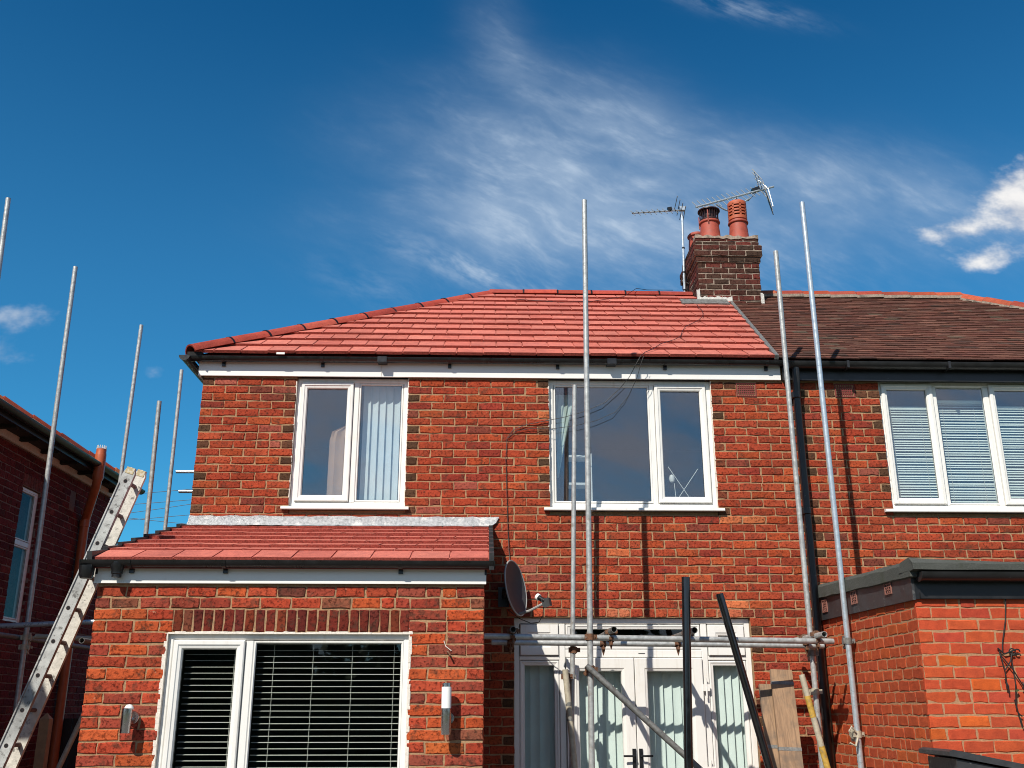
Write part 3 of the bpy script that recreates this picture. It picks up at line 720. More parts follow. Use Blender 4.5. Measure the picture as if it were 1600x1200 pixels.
# things seen in the upstairs windows
curtain('curtain', 'tan cloth standing in for a building mirrored in the left pane, upstairs left window', 'reflection_tan', None, x0=-1.56, x1=-1.33, z0=3.40, z1=4.30, y=.20, n=9, amp=.010,
        edge0=lambda t: -1.36-.20*min(1, t*9.0), edge1=lambda t: -1.30, seed=2)  # added sheet that imitates a building's reflection in the pane
curtain('curtain', 'pale sage curtain tied back at the left of the upstairs right window', 'curtain_sage', None, x0=.66, x1=.90, z0=3.75, z1=4.60, y=.17, n=12, amp=.012,
        edge0=lambda t: .68-.05*t, edge1=lambda t: .90-.20*t**.8, seed=3)
curtain('curtain', 'narrow dark brown curtain behind the sage one, upstairs right window', 'curtain_brown', None, x0=.70, x1=.80, z0=3.36, z1=4.70, y=.24, n=6, amp=.015, seed=4)
sh = thing('shelf_unit', 'small white open shelf unit inside the upstairs right window', 'shelf', (.87, .35, 3.3))
for z in (3.40, 3.70, 3.98): MB().box(.74, 1.02, .26, .46, z, z+.022).build('shelf', 'shelf_white', sh)
for x in (.725, 1.022): MB().box(x, x+.016, .26, .46, 3.3, 4.02).build('upright', 'shelf_white', sh)
wt = thing('wire_ornament', 'crossed thin wire ornament in the right pane, upstairs right window', 'ornament', (1.92, .14, 3.43))
for p, q in (((1.775, .14, 3.86), (1.99, .14, 3.52)), ((2.07, .15, 3.84), (1.83, .15, 3.50)), ((1.83, .15, 3.70), (1.84, .15, 3.55))): MB().tube([p, q], .0035, 6).build('wire', 'shelf_white', wt)
MB().lathe((1.81, .15, 3.70), [(0, 0), (.022, .01), (.03, .04), (.02, .075), (0, .085)], 10).build('figurine', 'shelf_white', wt, True)

# ================================================================== neighbour house
nb = thing('brick_house', 'red brick house with old brown plain-tile roof and black gutter, on the right', 'house', (6.0, 2.5, 0), 'pair of joined brick houses')
NW = (3.90, 6.35, 3.352, 5)
wall = MB(); slab(wall, PX+.001, 8.98, 0, WT, .0068, .25, [NW]); wall.box(8.74, 8.98, .2505, 5.06, 0, WT); wall.box(PX+.001, 8.739, 4.82, 5.06, 0, WT)
wall = wall.build('wall', 'mortar', nb)
bricks = lay(PX+.012, 8.98, 2.2, 4.70, [NW, (3.455, 3.66, 4.545, 4.69)], L1, H1, PAL_MAIN, PAL_DARK, 12, phase=1)
place_bricks(bricks, frame((0, 0, 0), '-y'), wall, 300, hidden=lambda w: w.x > 3.15 and w.z < 2.6)
air_brick(nb, None, 3.458, 3.657, 4.545, 4.685, 9, 6, 'vent_red')
window(nb, None, 3.905, 6.345, 3.425, 4.722, .045,
       [(3.935, 4.452, 3.478, 4.702, True), (4.484, 4.985, 3.480, 4.690, False), (5.030, 5.55, 3.478, 4.702, True), (5.60, 6.30, 3.48, 4.69, False)],
       [(4.447, 4.490, 3.47, 4.674), (4.98, 5.028, 3.47, 4.674), (5.552, 5.60, 3.47, 4.674)], (3.815, 6.43, 3.388, 3.428, .045), 'white multi-pane window with venetian blinds')
MB().box(3.90, 6.35, .03, .2, 3.353, 3.387).build('sill_bedding', 'mortar', nb)
room(nb, None, 3.6, 6.8, 3.2, 4.8, .26, 3.0)
def venetian(label, x0, x1, z0, z1, y, n, mt, tilt, hw, cords, head=True):
    t = thing('venetian_blind', label, 'blind', ((x0+x1)/2, y, z0)); ca, sa = math.cos(R(tilt)), math.sin(R(tilt))
    V_ = []
    for x in (x0, x1):
        top = [(-1, 0), (-.5, .0018), (0, .0026), (.5, .0018), (1, 0)]
        for s, h_ in top+[(s, h-.0012) for s, h in top[::-1]]: V_.append((x, s*hw*ca-h_*sa, s*hw*sa+h_*ca))
    me = MB().add(V_, [(i, (i+1) % 10, 10+(i+1) % 10, 10+i) for i in range(10)]+[list(range(10)), list(range(10, 20))]).mesh('slat', mt, True)
    for i in range(n): link('slat', me, t, Matrix.Translation((0, y, z0+(z1-z0)*(i+.5)/n)) @ Matrix.Rotation(rnd.uniform(-.0012, .0012), 4, 'Y'))
    for x in cords: MB().tube([(x, y-hw*.8, z0), (x, y-hw*.8, z1)], .0018, 5).build('ladder_cord', 'blind_white', t)
    if head: MB().box(x0, x1, y-.02, y+.02, z1, z1+.03).build('headrail', mt, t)
    return t
venetian('white venetian blind in the leftmost pane of the neighbour window', 3.96, 4.44, 3.44, 4.46, .15, 40, 'blind_pale', 42, .0150, (4.05, 4.35))
venetian('white venetian blind in the second pane of the neighbour window', 4.47, 5.00, 3.44, 4.53, .15, 42, 'blind_pale', 42, .0150, (4.58, 4.9))
venetian('white venetian blind in the rightmost visible pane of the neighbour window', 5.04, 5.58, 3.44, 4.47, .15, 40, 'blind_pale', 42, .0150, (5.14, 5.5))
nroof = hip_slab(PX+.001, 2*PX+2.90, PX+.001, 6.30, 'roof', nb, (.10, .045, .04))
hipR = halfplane((6.30-.03, SMAX), (2*PX+2.90-.03, 0))
partyR = (-1, .27/SMAX, -2.89)
tiles(nroof, F, 2.7, 9.2, SMAX-.03, .098, .168, .13, .022, .10, .013, [hipR, partyR], TILE_OLD, 8, joined=True, lap=0)
bed = MB().box(0, .36, -.10, .10, -.075, -.035).mesh('ridge_bedding', 'mortar_dark'); 
ridge_run(nroof, (3.45, YR, ZR+.045), (6.30, YR, ZR+.045), .365, .10, .055, TILE_RED_OLD, 9, clip_=False, mortar=bed, tilt=.03, th=.02)
ridge_run(nroof, (6.30, YR, ZR+.045), (8.99, YE, ZE+.06), .365, .10, .055, TILE_RED_OLD, 10, clip_=False, mortar=bed, tilt=-.03, th=.02)
nf = MB().box(2.93, 9.0, -.055, -.034, 4.700, 4.865); nf.box(2.93, 9.0, -.033, .004, 4.712, 4.722); nf.box(2.93, 9.0, -.066, -.0555, 4.698, 4.718); nf.build('fascia', 'black_paint', nb)
ng = gutter(nb, 2.99, 9.05, -.122, 4.862, .062, 'black_paint')
for x in (4.56, 5.43, 3.55): MB().box(x-.012, x+.012, -.190, -.058, 4.795, 4.868).build('gutter_joint', 'black_paint', ng)
dp = MB(); dp.tube([(3.045, -.12, 4.81), (3.045, -.115, 4.72), (3.045, -.09, 4.62), (3.04, -.085, 4.52), (3.03, -.09, 0)], .037, 12)
for z in (4.50, 3.35, 2.2): dp.lathe((3.032, -.09, z), [(.037, 0), (.047, .005), (.047, .06), (.037, .065)], 14); dp.box(2.975, 3.085, -.06, .004, z+.015, z+.05)
dp.build('downpipe', 'black_paint', nb, True)

# ================================================================== chimney
ch = thing('chimney_stack', 'weathered brown brick chimney with three clay pots on the shared ridge', 'chimney', (3.04, 2.55, 6.4), shift=(.07, .26, .118))
CX0, CX1, CY0, CY1 = 2.632, 3.437, 2.10, 3.00
layers = [(6.30, 6.985, 0.0), (6.985, 7.064, .020), (7.064, 7.222, .042), (7.222, 7.345, .012)]
core = MB()
for z0, z1, e in layers: core.box(CX0-e+.005, CX1+e-.005, CY0-e+.005, CY1+e-.005, z0+.0006, z1)
V_ = []
for (i, z) in ((-.012, 7.3455), (.09, 7.40), (.20, 7.43)): V_ += [(CX0+i, CY0+i, z), (CX1-i, CY0+i, z), (CX1-i, CY1-i, z), (CX0+i, CY1-i, z)]
core = core.build('stack', 'mortar_dark', ch)
fl = MB().add(V_, [(a*4+k, a*4+(k+1) % 4, a*4+4+(k+1) % 4, a*4+4+k) for a in (0, 1) for k in range(4)]+[(8, 9, 10, 11)]).build('flaunching', 'mortar_dark', ch, True)
for li, (z0, z1, e) in enumerate(layers):
    hh = .0785; n = round((z1-z0)/hh); hh = (z1-z0)/n
    bf = lay(CX0-e, CX1+e, z0, z1, [], .222, hh, PAL_CH, None, 40+li, phase=li, jn=.011)
    place_bricks(bf, frame((0, CY0-e, 0), '-y'), core, 300)
    bs = lay(-CY1-e, -CY0+e-.014, z0, z1, [], .222, hh, PAL_CH, None, 60+li, phase=li+1, jn=.011)
    place_bricks(bs, frame((CX0-e, 0, 0), '-x'), core, 300)
    bs = lay(CY0-e+.014, CY1+e, z0, z1, [], .222, hh, PAL_CH, None, 80+li, phase=li+1, jn=.011)
    place_bricks(bs, frame((CX1+e, 0, 0), '+x'), core, 0)
mb = MB(); rr = random.Random(3)
def rough_band(mb, x0, x1, y0, y1, z0, z1, n, jz):
    P = [(x0+(x1-x0)*i/n, z0+rr.uniform(-jz, jz), z1+rr.uniform(-jz, jz)) for i in range(n+1)]
    V_ = [(x, y, z) for x, a, b in P for (y, z) in ((y0, a), (y0+.004, b), (y1, b), (y1, a))]
    mb.add(V_, [(4*i+k, 4*i+(k+1) % 4, 4*i+4+(k+1) % 4, 4*i+4+k) for i in range(n) for k in range(4)]+[(0, 1, 2, 3), (4*n, 4*n+1, 4*n+2, 4*n+3)])
rough_band(mb, 2.60, 3.05, CY0-.022, CY0+.006, 6.40, 6.495, 14, .012); mb.build('mortar_fillet', 'white_mortar', ch)
mb = MB(); rough_band(mb, 3.422, 3.462, CY0-.018, CY0+.01, 6.38, 6.55, 4, .01); mb.build('mortar_fillet', 'white_mortar', ch)
mb = MB(); rough_band(mb, 2.600, 2.640, CY0-.014, CY0+.01, 6.42, 6.60, 4, .02); mb.build('mortar_fillet', 'white_mortar', ch)
mb = MB(); rough_band(mb, CX0-.012, CX1+.010, CY0-.022, CY0+.10, 7.318, 7.362, 16, .014); mb.build('weathered_mortar', 'mortar_dark', ch)
FR = roof_frame((0, YE, ZE), (1, 0, 0), (0, math.cos(TH), math.sin(TH)))
s0 = (CY0-YE)/math.cos(TH)
FR = roof_frame((-.07, YE-.26, ZE-.118), (1, 0, 0), (0, math.cos(TH), math.sin(TH))); s0 = (CY0+.26-YE)/math.cos(TH)
mb = MB(); n = 8; P = []
for i in range(n+1): P.append((2.44+i*.075, s0-.19+rr.uniform(-.02, .02), s0+.02))
V_ = [FR @ Vector((x, s, h)) for x, a, b in P for s, h in ((a, .049), (b, .062), (b, .02), (a, .02))]
mb.add(V_, [(4*i+k, 4*i+(k+1) % 4, 4*i+4+(k+1) % 4, 4*i+4+k) for i in range(n) for k in range(4)]+[(0, 1, 2, 3), (4*n, 4*n+1, 4*n+2, 4*n+3)]); mb.build('lead_apron', 'galv_dark', ch)
def pot(c, r0, r1, h, mt, label, rim=True):
    p = [(r0+.006, 0), (r0, .02), (r0*.5+r1*.5, h*.55), (r1, h*.86)]
    p += [(r1+.018, h*.87), (r1+.022, h*.90), (r1+.018, h*.94), (r1+.002, h*.95), (r1, h), (r1-.02, h), (r1-.02, h*.5), (0, h*.5)]
    o = MB().lathe(c, p, 28).build('chimney_pot', mt, ch, True); o['label'] = label; return o
p1 = pot((3.30, 2.45, 7.40), .135, .115, .36, 'terracotta', 'tall pot with slotted orange terracotta top')
n = 32; top = MB(); cz = 7.755
top.lathe((3.30, 2.45, cz), [(.112, 0), (.126, .01), (.126, .055)], n)
for lv in range(4):
    z = cz+.055+lv*.046
    for k in range(n):
        if k % 4 == 0:
            a0, a1 = 2*math.pi*k/n, 2*math.pi*(k+1)/n
            top.add([(3.30+q*math.cos(a), 2.45+q*math.sin(a), zz) for q in (.126, .108) for a in (a0, a1) for zz in (z, z+.046)], [(0,2,3,1),(4,5,7,6),(0,1,5,4),(2,6,7,3)])
    top.lathe((3.30, 2.45, z+.022), [(.126, 0), (.126, .024), (.108, .024), (.108, 0), (.126, 0)], n)
top.lathe((3.30, 2.45, cz+.239), [(.126, 0), (.126, .028), (.118, .04), (.095, .046), (.085, .03), (.085, -.2)], n)
MB().lathe((3.30, 2.45, cz+.01), [(.100, 0), (.100, .235)], 20).build('slot_shade', 'cowl_dark', p1, True)  # added dark cylinder, stands for the shade seen through the slots
top.build('slotted_top', 'terracotta_orange', p1, True)
p2 = pot((2.91, 2.45, 7.40), .142, .120, .36, 'terracotta', 'red pot under a dark mesh cowl')
cw = MB(); cw.lathe((2.91, 2.45, 7.93), [(0, .0), (.10, -.005), (.148, -.02), (.15, -.035), (.11, -.03), (0, -.02)], 28)
cw.lathe((2.91, 2.45, 7.755), [(.125, -.01), (.130, .0), (.130, .012), (.120, .012)], 28)
for k in range(22):
    a = 2*math.pi*k/22; cw.tube([(2.91+.112*math.cos(a), 2.45+.112*math.sin(a), 7.76), (2.91+.132*math.cos(a), 2.45+.132*math.sin(a), 7.91)], .0045, 5)
cw.lathe((2.91, 2.45, 7.76), [(.09, 0), (.095, .14)], 20)
cw.build('cowl', 'cowl_dark', p2, True)
st_ = MB()
for a in (-1.9, .4, 2.5): st_.tube([(2.91+.147*math.cos(a), 2.45+.147*math.sin(a), 7.68), (2.91+.147*math.cos(a), 2.45+.147*math.sin(a), 7.86)], .008, 6)
st_.build('cowl_strap', 'terracotta', p2)
p3 = pot((2.815, 2.86, 7.40), .12, .105, .36, 'terracotta', 'shorter pot half hidden behind the cowled one')

# ================================================================== aerials
def yagi(boom0, boom1, n, ln0, ln1, up_, parent, mt='galv', r_=.0035, off=0.0):
    b0, b1 = Vector(boom0), Vector(boom1); d = (b1-b0).normalized(); e = Vector(up_); e = (e-d*e.dot(d)).normalized()
    for i in range(n):
        t = .02+.80*i/(n-1); l = ln0+(ln1-ln0)*t; c = b0+(b1-b0)*t
        MB().tube([c-e*l/2, c+e*l/2], r_, 6).build('director', 'galv_dark', parent)
        MB().obox(c, d, e, d.cross(e), .010, .012, .010).build('element_clip', 'black_plastic', parent)
    return d, e
a1 = thing('tv_aerial', 'small television aerial on a thin mast left of the chimney', 'aerial', (2.575, 2.62, 6.75), shift=(.055, .26, .125))
MB().tube([(2.565, 2.62, 6.60), (2.60, 2.62, 8.06)], .016, 10).build('mast', 'galv_new', a1)
for z in (7.06, 7.42, 6.80): MB().lathe((2.567+(z-6.6)*.024, 2.62, z), [(.016, 0), (.02, 0), (.02, .02), (.016, .02)], 10).build('tape_band', 'black_plastic', a1)
MB().tube([(1.876, 2.45, 7.86), (2.64, 2.64, 8.02)], .011, 8).build('boom', 'galv_new', a1)
yagi((1.876, 2.45, 7.86), (2.64, 2.64, 8.02), 9, .15, .17, (-.35, .75, 1), a1, r_=.005)
rf = MB()
for k in range(4): rf.tube([(2.50+.035*k, 2.40, 8.10-.05*k), (2.54+.035*k, 2.86, 8.12-.07*k)], .005, 6)
rf.build('reflector', 'galv_dark', a1)
MB().obox((2.42, 2.58, 8.00), Vector((1, 0, .2)).normalized(), Vector((0, 1, 0)), Vector((-.2, 0, 1)).normalized(), .03, .02, .022).build('dipole_box', 'black_plastic', a1)
MB().obox((2.598, 2.61, 8.02), Vector((1, 0, 0)), Vector((0, 1, 0)), Vector((0, 0, 1)), .04, .028, .028).build('mast_clamp', 'galv_new', a1)
MB().tube([(2.55, 2.62, 6.95), (2.64, 2.68, 6.93), (2.66, 2.70, 6.93)], .012, 6).build('wall_bracket', 'galv_dark', a1)
a2 = thing('tv_aerial', 'large television aerial tilted above the chimney pots with crossed reflector', 'aerial', (3.36, 2.75, 7.4), shift=(.075, .26, .14))
B0, B1 = (2.755, 2.55, 8.00), (3.94, 2.80, 8.475)
MB().tube([B0, B1], .015, 8).build('boom', 'galv_new', a2)
yagi(B0, B1, 14, .27, .22, (-.35, .55, 1), a2, r_=.0048)
MB().tube([(3.36, 2.75, 7.36), (3.365, 2.72, 8.235)], .019, 10).build('mast', 'galv_new', a2)
arc = [(3.06+.50*t, 2.62+.1*t, 8.09-.10*math.sin(math.pi*min(1, t*1.15))+.145*t**2.2) for t in [i/12 for i in range(13)]]
MB().tube(arc, .013, 8).build('support_arm', 'galv_new', a2)
RC = Vector((3.80, 2.77, 8.42))
for (d, l) in ((Vector((-.42, .25, .80)).normalized(), .27), (Vector((.13, -.25, -1)).normalized(), .46)):
    for k in range(5):
        o_ = Vector((.042*(k-2), .10*(k-2), -.012*(k-2)))
        MB().tube([RC+o_+d*.01, RC+o_+d*l*(1-.1*abs(k-1))], .0055, 6).build('reflector_rod', 'galv_dark', a2)
    MB().tube([RC+Vector((.05, 0, .0)), RC+d*l*.72+Vector((.03, 0, 0))], .008, 6).build('reflector_spine', 'galv_new', a2)
    for q in (.35, .7): MB().tube([RC+d*l*q+Vector((-.09, -.20, .03)), RC+d*l*q+Vector((.09, .20, -.03))], .004, 6).build('reflector_bar', 'galv_dark', a2)
MB().obox(RC+Vector((-.13, 0, -.02)), Vector((1, 0, .4)).normalized(), Vector((0, 1, 0)), Vector((-.4, 0, 1)).normalized(), .055, .03, .03).build('dipole_box', 'black_plastic', a2)
for q in (.35,): MB().tube([(3.68, 2.74, 8.36), (3.55, 2.75, 8.22), (3.42, 2.75, 8.19), (3.375, 2.74, 8.10)], .005, 6).build('lead_cable', 'cable', a2)

# ================================================================== our extension
ext = thing('brick_extension', 'orange-red brick lean-to extension with tiled roof and wide blinded window, lower left', 'extension', (-1.4, -1.0, 0), 'single-storey rear extensions')
EY, EX0, EX1 = -2.05, -2.795, -.014
EW = (-2.262, -.545, .95, 2.112)
wall = MB(); slab(wall, EX0+.004, EX1-.004, 0, 2.50, EY+.0062, EY+.24, [EW])
wall.box(EX0+.004, EX0+.24, EY+.2405, -.001, 0, 2.50); wall.box(EX1-.24, EX1-.004, EY+.2405, -.001, 0, 2.50)
wall = wall.build('wall', 'mortar', ext)
He, Le = .0815, .2215
zt = 2.442
SZ1, SZ0 = 2.442-He*2, 2.115
sold = (-2.235, -.552, SZ0-.01, SZ1)
bricks = lay(EX0, EX1, 0, zt, [EW, sold], Le, He, PAL_EXT, None, 21, phase=1, jn=.0135)
x = sold[0]+.006; rr = random.Random(8)
while x < sold[1]-.03:
    w_ = min(rr.uniform(.058, .064), sold[1]-x); bricks.append((x+w_/2, (SZ0+SZ1)/2, w_, SZ1-SZ0-.012, pick(PAL_SOLD, rr))); x += w_+rr.uniform(.011, .015)
place_bricks(bricks, frame((0, EY, 0), '-y'), wall, 300, hidden=lambda w: w.z < 1.12)
bs = lay(EY+.014, 0, 0, zt, [], Le, He, PAL_EXT, None, 23, phase=0); place_bricks(bs, frame((EX1, 0, 0), '+x'), wall, 0)
bs = lay(0, -EY-.014, 0, zt, [], Le, He, PAL_EXT, None, 24, phase=0); place_bricks(bs, frame((EX0, 0, 0), '-x'), wall, 0)
Mx = Matrix.Translation((0, EY, 0))
window(ext, Mx, -2.258, -.549, .955, 2.108, .03, [(-2.212, -1.712, 1.0, 2.062, True), (-1.650, -.590, 1.005, 2.058, False)], [(-1.708, -1.652, 1.0, 2.06)],
       (-2.30, -.50, .915, .955, .05), 'wide white two-pane kitchen window', fw_=.044, gl='glass_clear')
for (x0, x1, z0, z1) in ((-2.275, -2.256, .98, 2.10), (-.551, -.534, .98, 2.10)):
    sil = MB(); z = z0
    while z < z1:
        h_ = rr.uniform(.02, .06); a = rr.uniform(0, .009); sil.box(x0-(a if x0 < -1 else 0), x1+(a if x0 > -1 else 0), EY+.001-rr.uniform(0, .004), EY+.03, z, z+h_); z += h_
    sil.build('sealant', 'silicone', ext)
sil = MB(); x = -2.26
while x < -.56:
    w_ = rr.uniform(.03, .09); sil.box(x, x+w_, EY+.001-rr.uniform(0, .004), EY+.03, 2.104, 2.114+rr.uniform(0, .009)); x += w_
sil.build('sealant', 'silicone', ext)
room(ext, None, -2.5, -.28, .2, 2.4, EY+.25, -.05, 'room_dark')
venetian('white slatted blind in the wide extension window, larger right part', -1.64, -.60, .98, 2.06, EY+.13, 26, 'blind_white', 4, .017, (-1.52, -1.24, -.96, -.66))
venetian('white slatted blind in the extension window, narrow left part', -2.15, -1.72, .98, 2.03, EY+.13, 25, 'blind_white', 4, .017, (-1.80, -1.78))
# lean-to roof
EYE, EZE = EY-.105, 2.612; ETH = math.atan2(3.205-EZE, -EYE); ES = math.hypot(3.205-EZE, -EYE)
er = MB().add([(EX0-.02, EYE+.02, EZE-.02), (.02, EYE+.02, EZE-.02), (.02, -.003, 3.17), (EX0-.02, -.003, 3.17), (EX0-.02, EYE+.02, EZE-.06), (.02, EYE+.02, EZE-.06), (.02, -.003, 3.10), (EX0-.02, -.003, 3.10)],
     [(0,1,2,3),(4,7,6,5),(0,4,5,1),(1,5,6,2),(2,6,7,3),(3,7,4,0)], (.2, .05, .04)).build('roof', 'tile_attr', ext)
FE = roof_frame((0, EYE, EZE), (1, 0, 0), (0, math.cos(ETH), math.sin(ETH)))
tiles(er, FE, EX0-.015, .020, ES-.02, .292, .283, .36, .046, .082, .034, [], [(3, (.52, .165, .125)), (2, (.54, .175, .13)), (1, (.49, .15, .115))], 13, first_cols=[(1, (.56, .175, .135)), (1, (.52, .155, .12))])
for sx in (0, 1):                                           # dry-verge caps up both edges
    x0 = .018 if sx else EX0-.052
    for i in range(8):
        s = i*.292-.02; V_ = []
        mb = MB(); mb.add([FE @ Vector(p) for p in ((x0, s, -.06), (x0+.036, s, -.06), (x0+.036, s+.30, -.085), (x0, s+.30, -.085), (x0, s, .062), (x0+.036, s, .062), (x0+.036, s+.30, .037), (x0, s+.30, .037))],
            [(0,3,2,1),(4,5,6,7),(0,1,5,4),(1,2,6,5),(2,3,7,6),(3,0,4,7)]); mb.build('verge_cap', 'grey_board', er)
ef = MB().box(EX0-.02, EX1+.012, EY-.026, EY-.008, 2.456, 2.61); ef.box(EX0-.019, EX1+.011, EY-.0075, EY+.004, 2.466, 2.476); ef.box(EX0-.02, EX1+.012, EY-.0285, EY-.0265, 2.456, 2.468)
ef.build('fascia', 'white_board', ext)
# barge boards at both ends of the lean-to
for x0 in (EX1+.0005, EX0-.0155):
    MB().add([(xx, y, z) for xx in (x0, x0+.015) for y, z in ((EY-.03, 2.52), (-.004, 3.06), (-.004, 3.165), (EY-.03, 2.60))],
       [(0,1,2,3),(4,7,6,5),(0,4,5,1),(1,5,6,2),(2,6,7,3),(3,7,4,0)]).build('bargeboard', 'black_paint', ext)
eg = gutter(ext, EX0-.09, .05, EY-.080, 2.610, .050)
for x in (-1.88, -.62, -2.55): bracket(eg, x, EY-.080, 2.610, .050, EY-.026)
mb = MB(); mb.lathe((-2.64, EY-.080, 2.490), [(.001, 0), (.034, 0), (.034, .02), (.040, .025), (.040, .05), (.050, .07), (.050, .11)], 14); mb.build('gutter_outlet', 'black_plastic', eg, True)
mb = MB(); mb.lathe((EX0-.06, EY-.080, 2.482), [(.001, 0), (.04, 0), (.052, .03), (.055, .09)], 14); mb.build('gutter_stop', 'black_plastic', eg, True)
# silver flashing where the roof meets the house
fl = MB(); n = 46; P = []; rr = random.Random(6)
for i in range(n+1):
    t = i/n; xt = -2.80+t*2.916; xb = -2.815+t*2.86
    P.append(((xt, -.012-rr.uniform(0, .004), 3.325+rr.uniform(-.005, .005)), (xt*.6+xb*.4, -.018-rr.uniform(0, .006), 3.268+rr.uniform(-.004, .004)), (xb, -.030-rr.uniform(0, .006), 3.238), (xb, -.095-rr.uniform(0, .01), 3.222+rr.uniform(-.004, .004))))
V_ = [p for q in P for p in q]; F_ = [(4*i+k, 4*i+k+1, 4*i+5+k, 4*i+4+k) for i in range(n) for k in range(3)]
b0 = len(V_); V_ += [(x, y+.006, z-.006) for x, y, z in V_]; F_ += [[j+b0 for j in f[::-1]] for f in F_]
fl.add(V_, F_).build('flashing', 'lead', ext, True)

# ================================================================== neighbour extension
ne = thing('brick_extension', 'bright orange brick flat-roofed extension with grey felt roof edge, lower right', 'extension', (4.5, -1.0, 0), 'single-storey rear extensions')
NX, NY, NXE = 3.112, -2.10, 6.6
wall = MB(); wall.box(NX+.0026, NXE, NY+.0026, NY+.23, 0, 2.40); wall.box(NX+.0026, NX+.23, NY+.2305, -.001, 0, 2.40)
wall = wall.build('wall', 'mortar_red', ne)
bricks = lay(NX, NXE, 0, 2.378, [], .2215, .0825, PAL_NE, None, 31, phase=1, jn=.009, vary=.6); place_bricks(bricks, frame((0, NY, 0), '-y'), wall, 140, hidden=lambda w: w.z < 1.1, mt='brick_clean')
bs = lay(.0, -NY-.011, 0, 2.378, [], .199, .0825, [(3, (.41, .076, .030)), (2, (.385, .070, .030)), (1, (.43, .088, .028))], None, 32, phase=1, jn=.009, vary=.55); place_bricks(bs, frame((NX, 0, 0), '-x'), wall, 160, hidden=lambda w: w.z < 1.1, mt='brick_clean')
# black boards, felt edge
mb = MB(); mb.add([(x, y, z) for x in (NX-.022, NX-.002) for y, z in ((NY-.02, 2.348), (-.002, 2.372), (-.002, 2.60), (NY-.02, 2.58))], [(0,1,2,3),(4,7,6,5),(0,4,5,1),(1,5,6,2),(2,6,7,3),(3,7,4,0)])
mb.build('side_board', 'grey_board', ne)
for i, y in enumerate((-.20, -.955, -1.70)):
    air_brick(ne, frame((NX-.022, 0, 0), '-x'), -y-.075, -y+.055, 2.432, 2.545, 3, 4, 'vent_brown', y=-.006, name='vent')
mb = MB(); mb.box(NX-.0015, NXE, NY-.020, NY-.002, 2.355, 2.56); mb.box(NX+.03, NXE, NY-.032, NY-.0205, 2.357, 2.40); mb.build('front_board', 'black_paint', ne)
gutter(ne, NX+.02, NXE, NY-.090, 2.535, .062, 'black_paint')
felt = MB(); n = 16; rr = random.Random(4)
def strip(mb, P, Q, prof, n, jit):
    P, Q = Vector(P), Vector(Q); d = Q-P; V_ = []; m = len(prof(0))
    for i in range(n+1):
        c = P+d*i/n
        V_ += [c+Vector(o)+Vector((rr.uniform(-jit, jit), rr.uniform(-jit, jit), rr.uniform(-jit, jit))) for o in prof(i/n)]
    mb.add(V_, [(m*i+k, m*i+(k+1) % m, m*i+m+(k+1) % m, m*i+m+k) for i in range(n) for k in range(m)]+[list(range(m)), [m*n+k for k in range(m)]])
strip(felt, (NX, -.003, 2.645), (NX, NY-.06, 2.58), lambda t: [(-.030, 0, -.075), (-.046, 0, -.07), (-.046, 0, .025-.01*t), (-.02, 0, .05), (.09, 0, .045), (.14, 0, -.02), (.14, 0, -.075)], 14, .004)
felt.build('felt_edge', 'felt', ne)
felt = MB(); strip(felt, (NX-.045, NY, 2.60), (NXE, NY, 2.575), lambda t: [(0, -.04, -.055), (0, -.115-.02*(1-t)**8, -.045), (0, -.118-.02*(1-t)**8, .0), (0, -.07, .022+.025*(1-t)**10), (0, .10, .03), (0, .12, -.05)], 20, .004)
felt.build('felt_edge', 'felt', ne)
MB().add([(NX+.13, -.003, 2.64), (NXE, -.003, 2.64), (NXE, NY+.11, 2.57), (NX+.13, NY+.11, 2.57), (NX+.13, -.003, 2.58), (NXE, -.003, 2.58), (NXE, NY+.11, 2.51), (NX+.13, NY+.11, 2.51)],
   [(0,1,2,3),(4,7,6,5),(0,4,5,1),(1,5,6,2),(2,6,7,3),(3,7,4,0)]).build('flat_roof', 'felt', ne)
# hanging bracket with dried basket on the front
hb = thing('hanging_bracket', 'black iron basket bracket with dried twigs on the orange brick wall', 'bracket', (3.70, NY, 1.95))
MB().tube([(3.773, NY-.012, 2.36), (3.745, NY-.012, 2.20), (3.70, NY-.014, 2.05), (3.69, NY-.014, 1.98)], .004, 6).build('wire', 'cable', hb)
sc = [(3.70+.085*math.cos(a)*(1-a/9), NY-.03, 2.0+.03*math.sin(a)*(1-a/9)) for a in [i*.5 for i in range(14)]]
mb = MB().tube([(3.66, NY-.012, 2.01), (3.70, NY-.02, 1.97), (3.78, NY-.03, 2.0)], .006, 6); mb.build('arm', 'cable', hb)
for cx, cz, r_ in ((3.757, 1.985, .022), (3.795, 1.985, .018)):
    MB().tube([(cx+r_*math.cos(a), NY-.022, cz+r_*math.sin(a)) for a in [i*.55 for i in range(11)]], .005, 6).build('scroll', 'cable', hb)
for p, q in (((3.665, 1.99), (3.68, 1.73)), ((3.665, 1.97), (3.80, 1.75)), ((3.69, 1.86), (3.755, 1.98)), ((3.745, 1.93), (3.725, 1.60)), ((3.675, 1.80), (3.69, 1.70)), ((3.80, 1.78), (3.79, 1.73))):
    MB().tube([(p[0], NY-.02, p[1]), ((p[0]+q[0])/2+.008, NY-.03, (p[1]+q[1])/2), (q[0], NY-.022, q[1])], .0045, 6).build('strap', 'cable', hb)
for p, q in (((3.725, 1.66), (3.745, 1.50)), ((3.735, 1.57), (3.76, 1.545)), ((3.745, 1.53), (3.755, 1.475))):
    MB().tube([(p[0], NY-.02, p[1]), (q[0], NY-.022, q[1])], [.006, .003], 6).build('twig', 'cable', hb)
MB().obox((3.746, NY-.028, 1.72), Vector((1, 0, .3)).normalized(), Vector((0, 1, 0)), Vector((-.3, 0, 1)).normalized(), .012, .006, .006).build('plant_tie', 'leaf', hb)
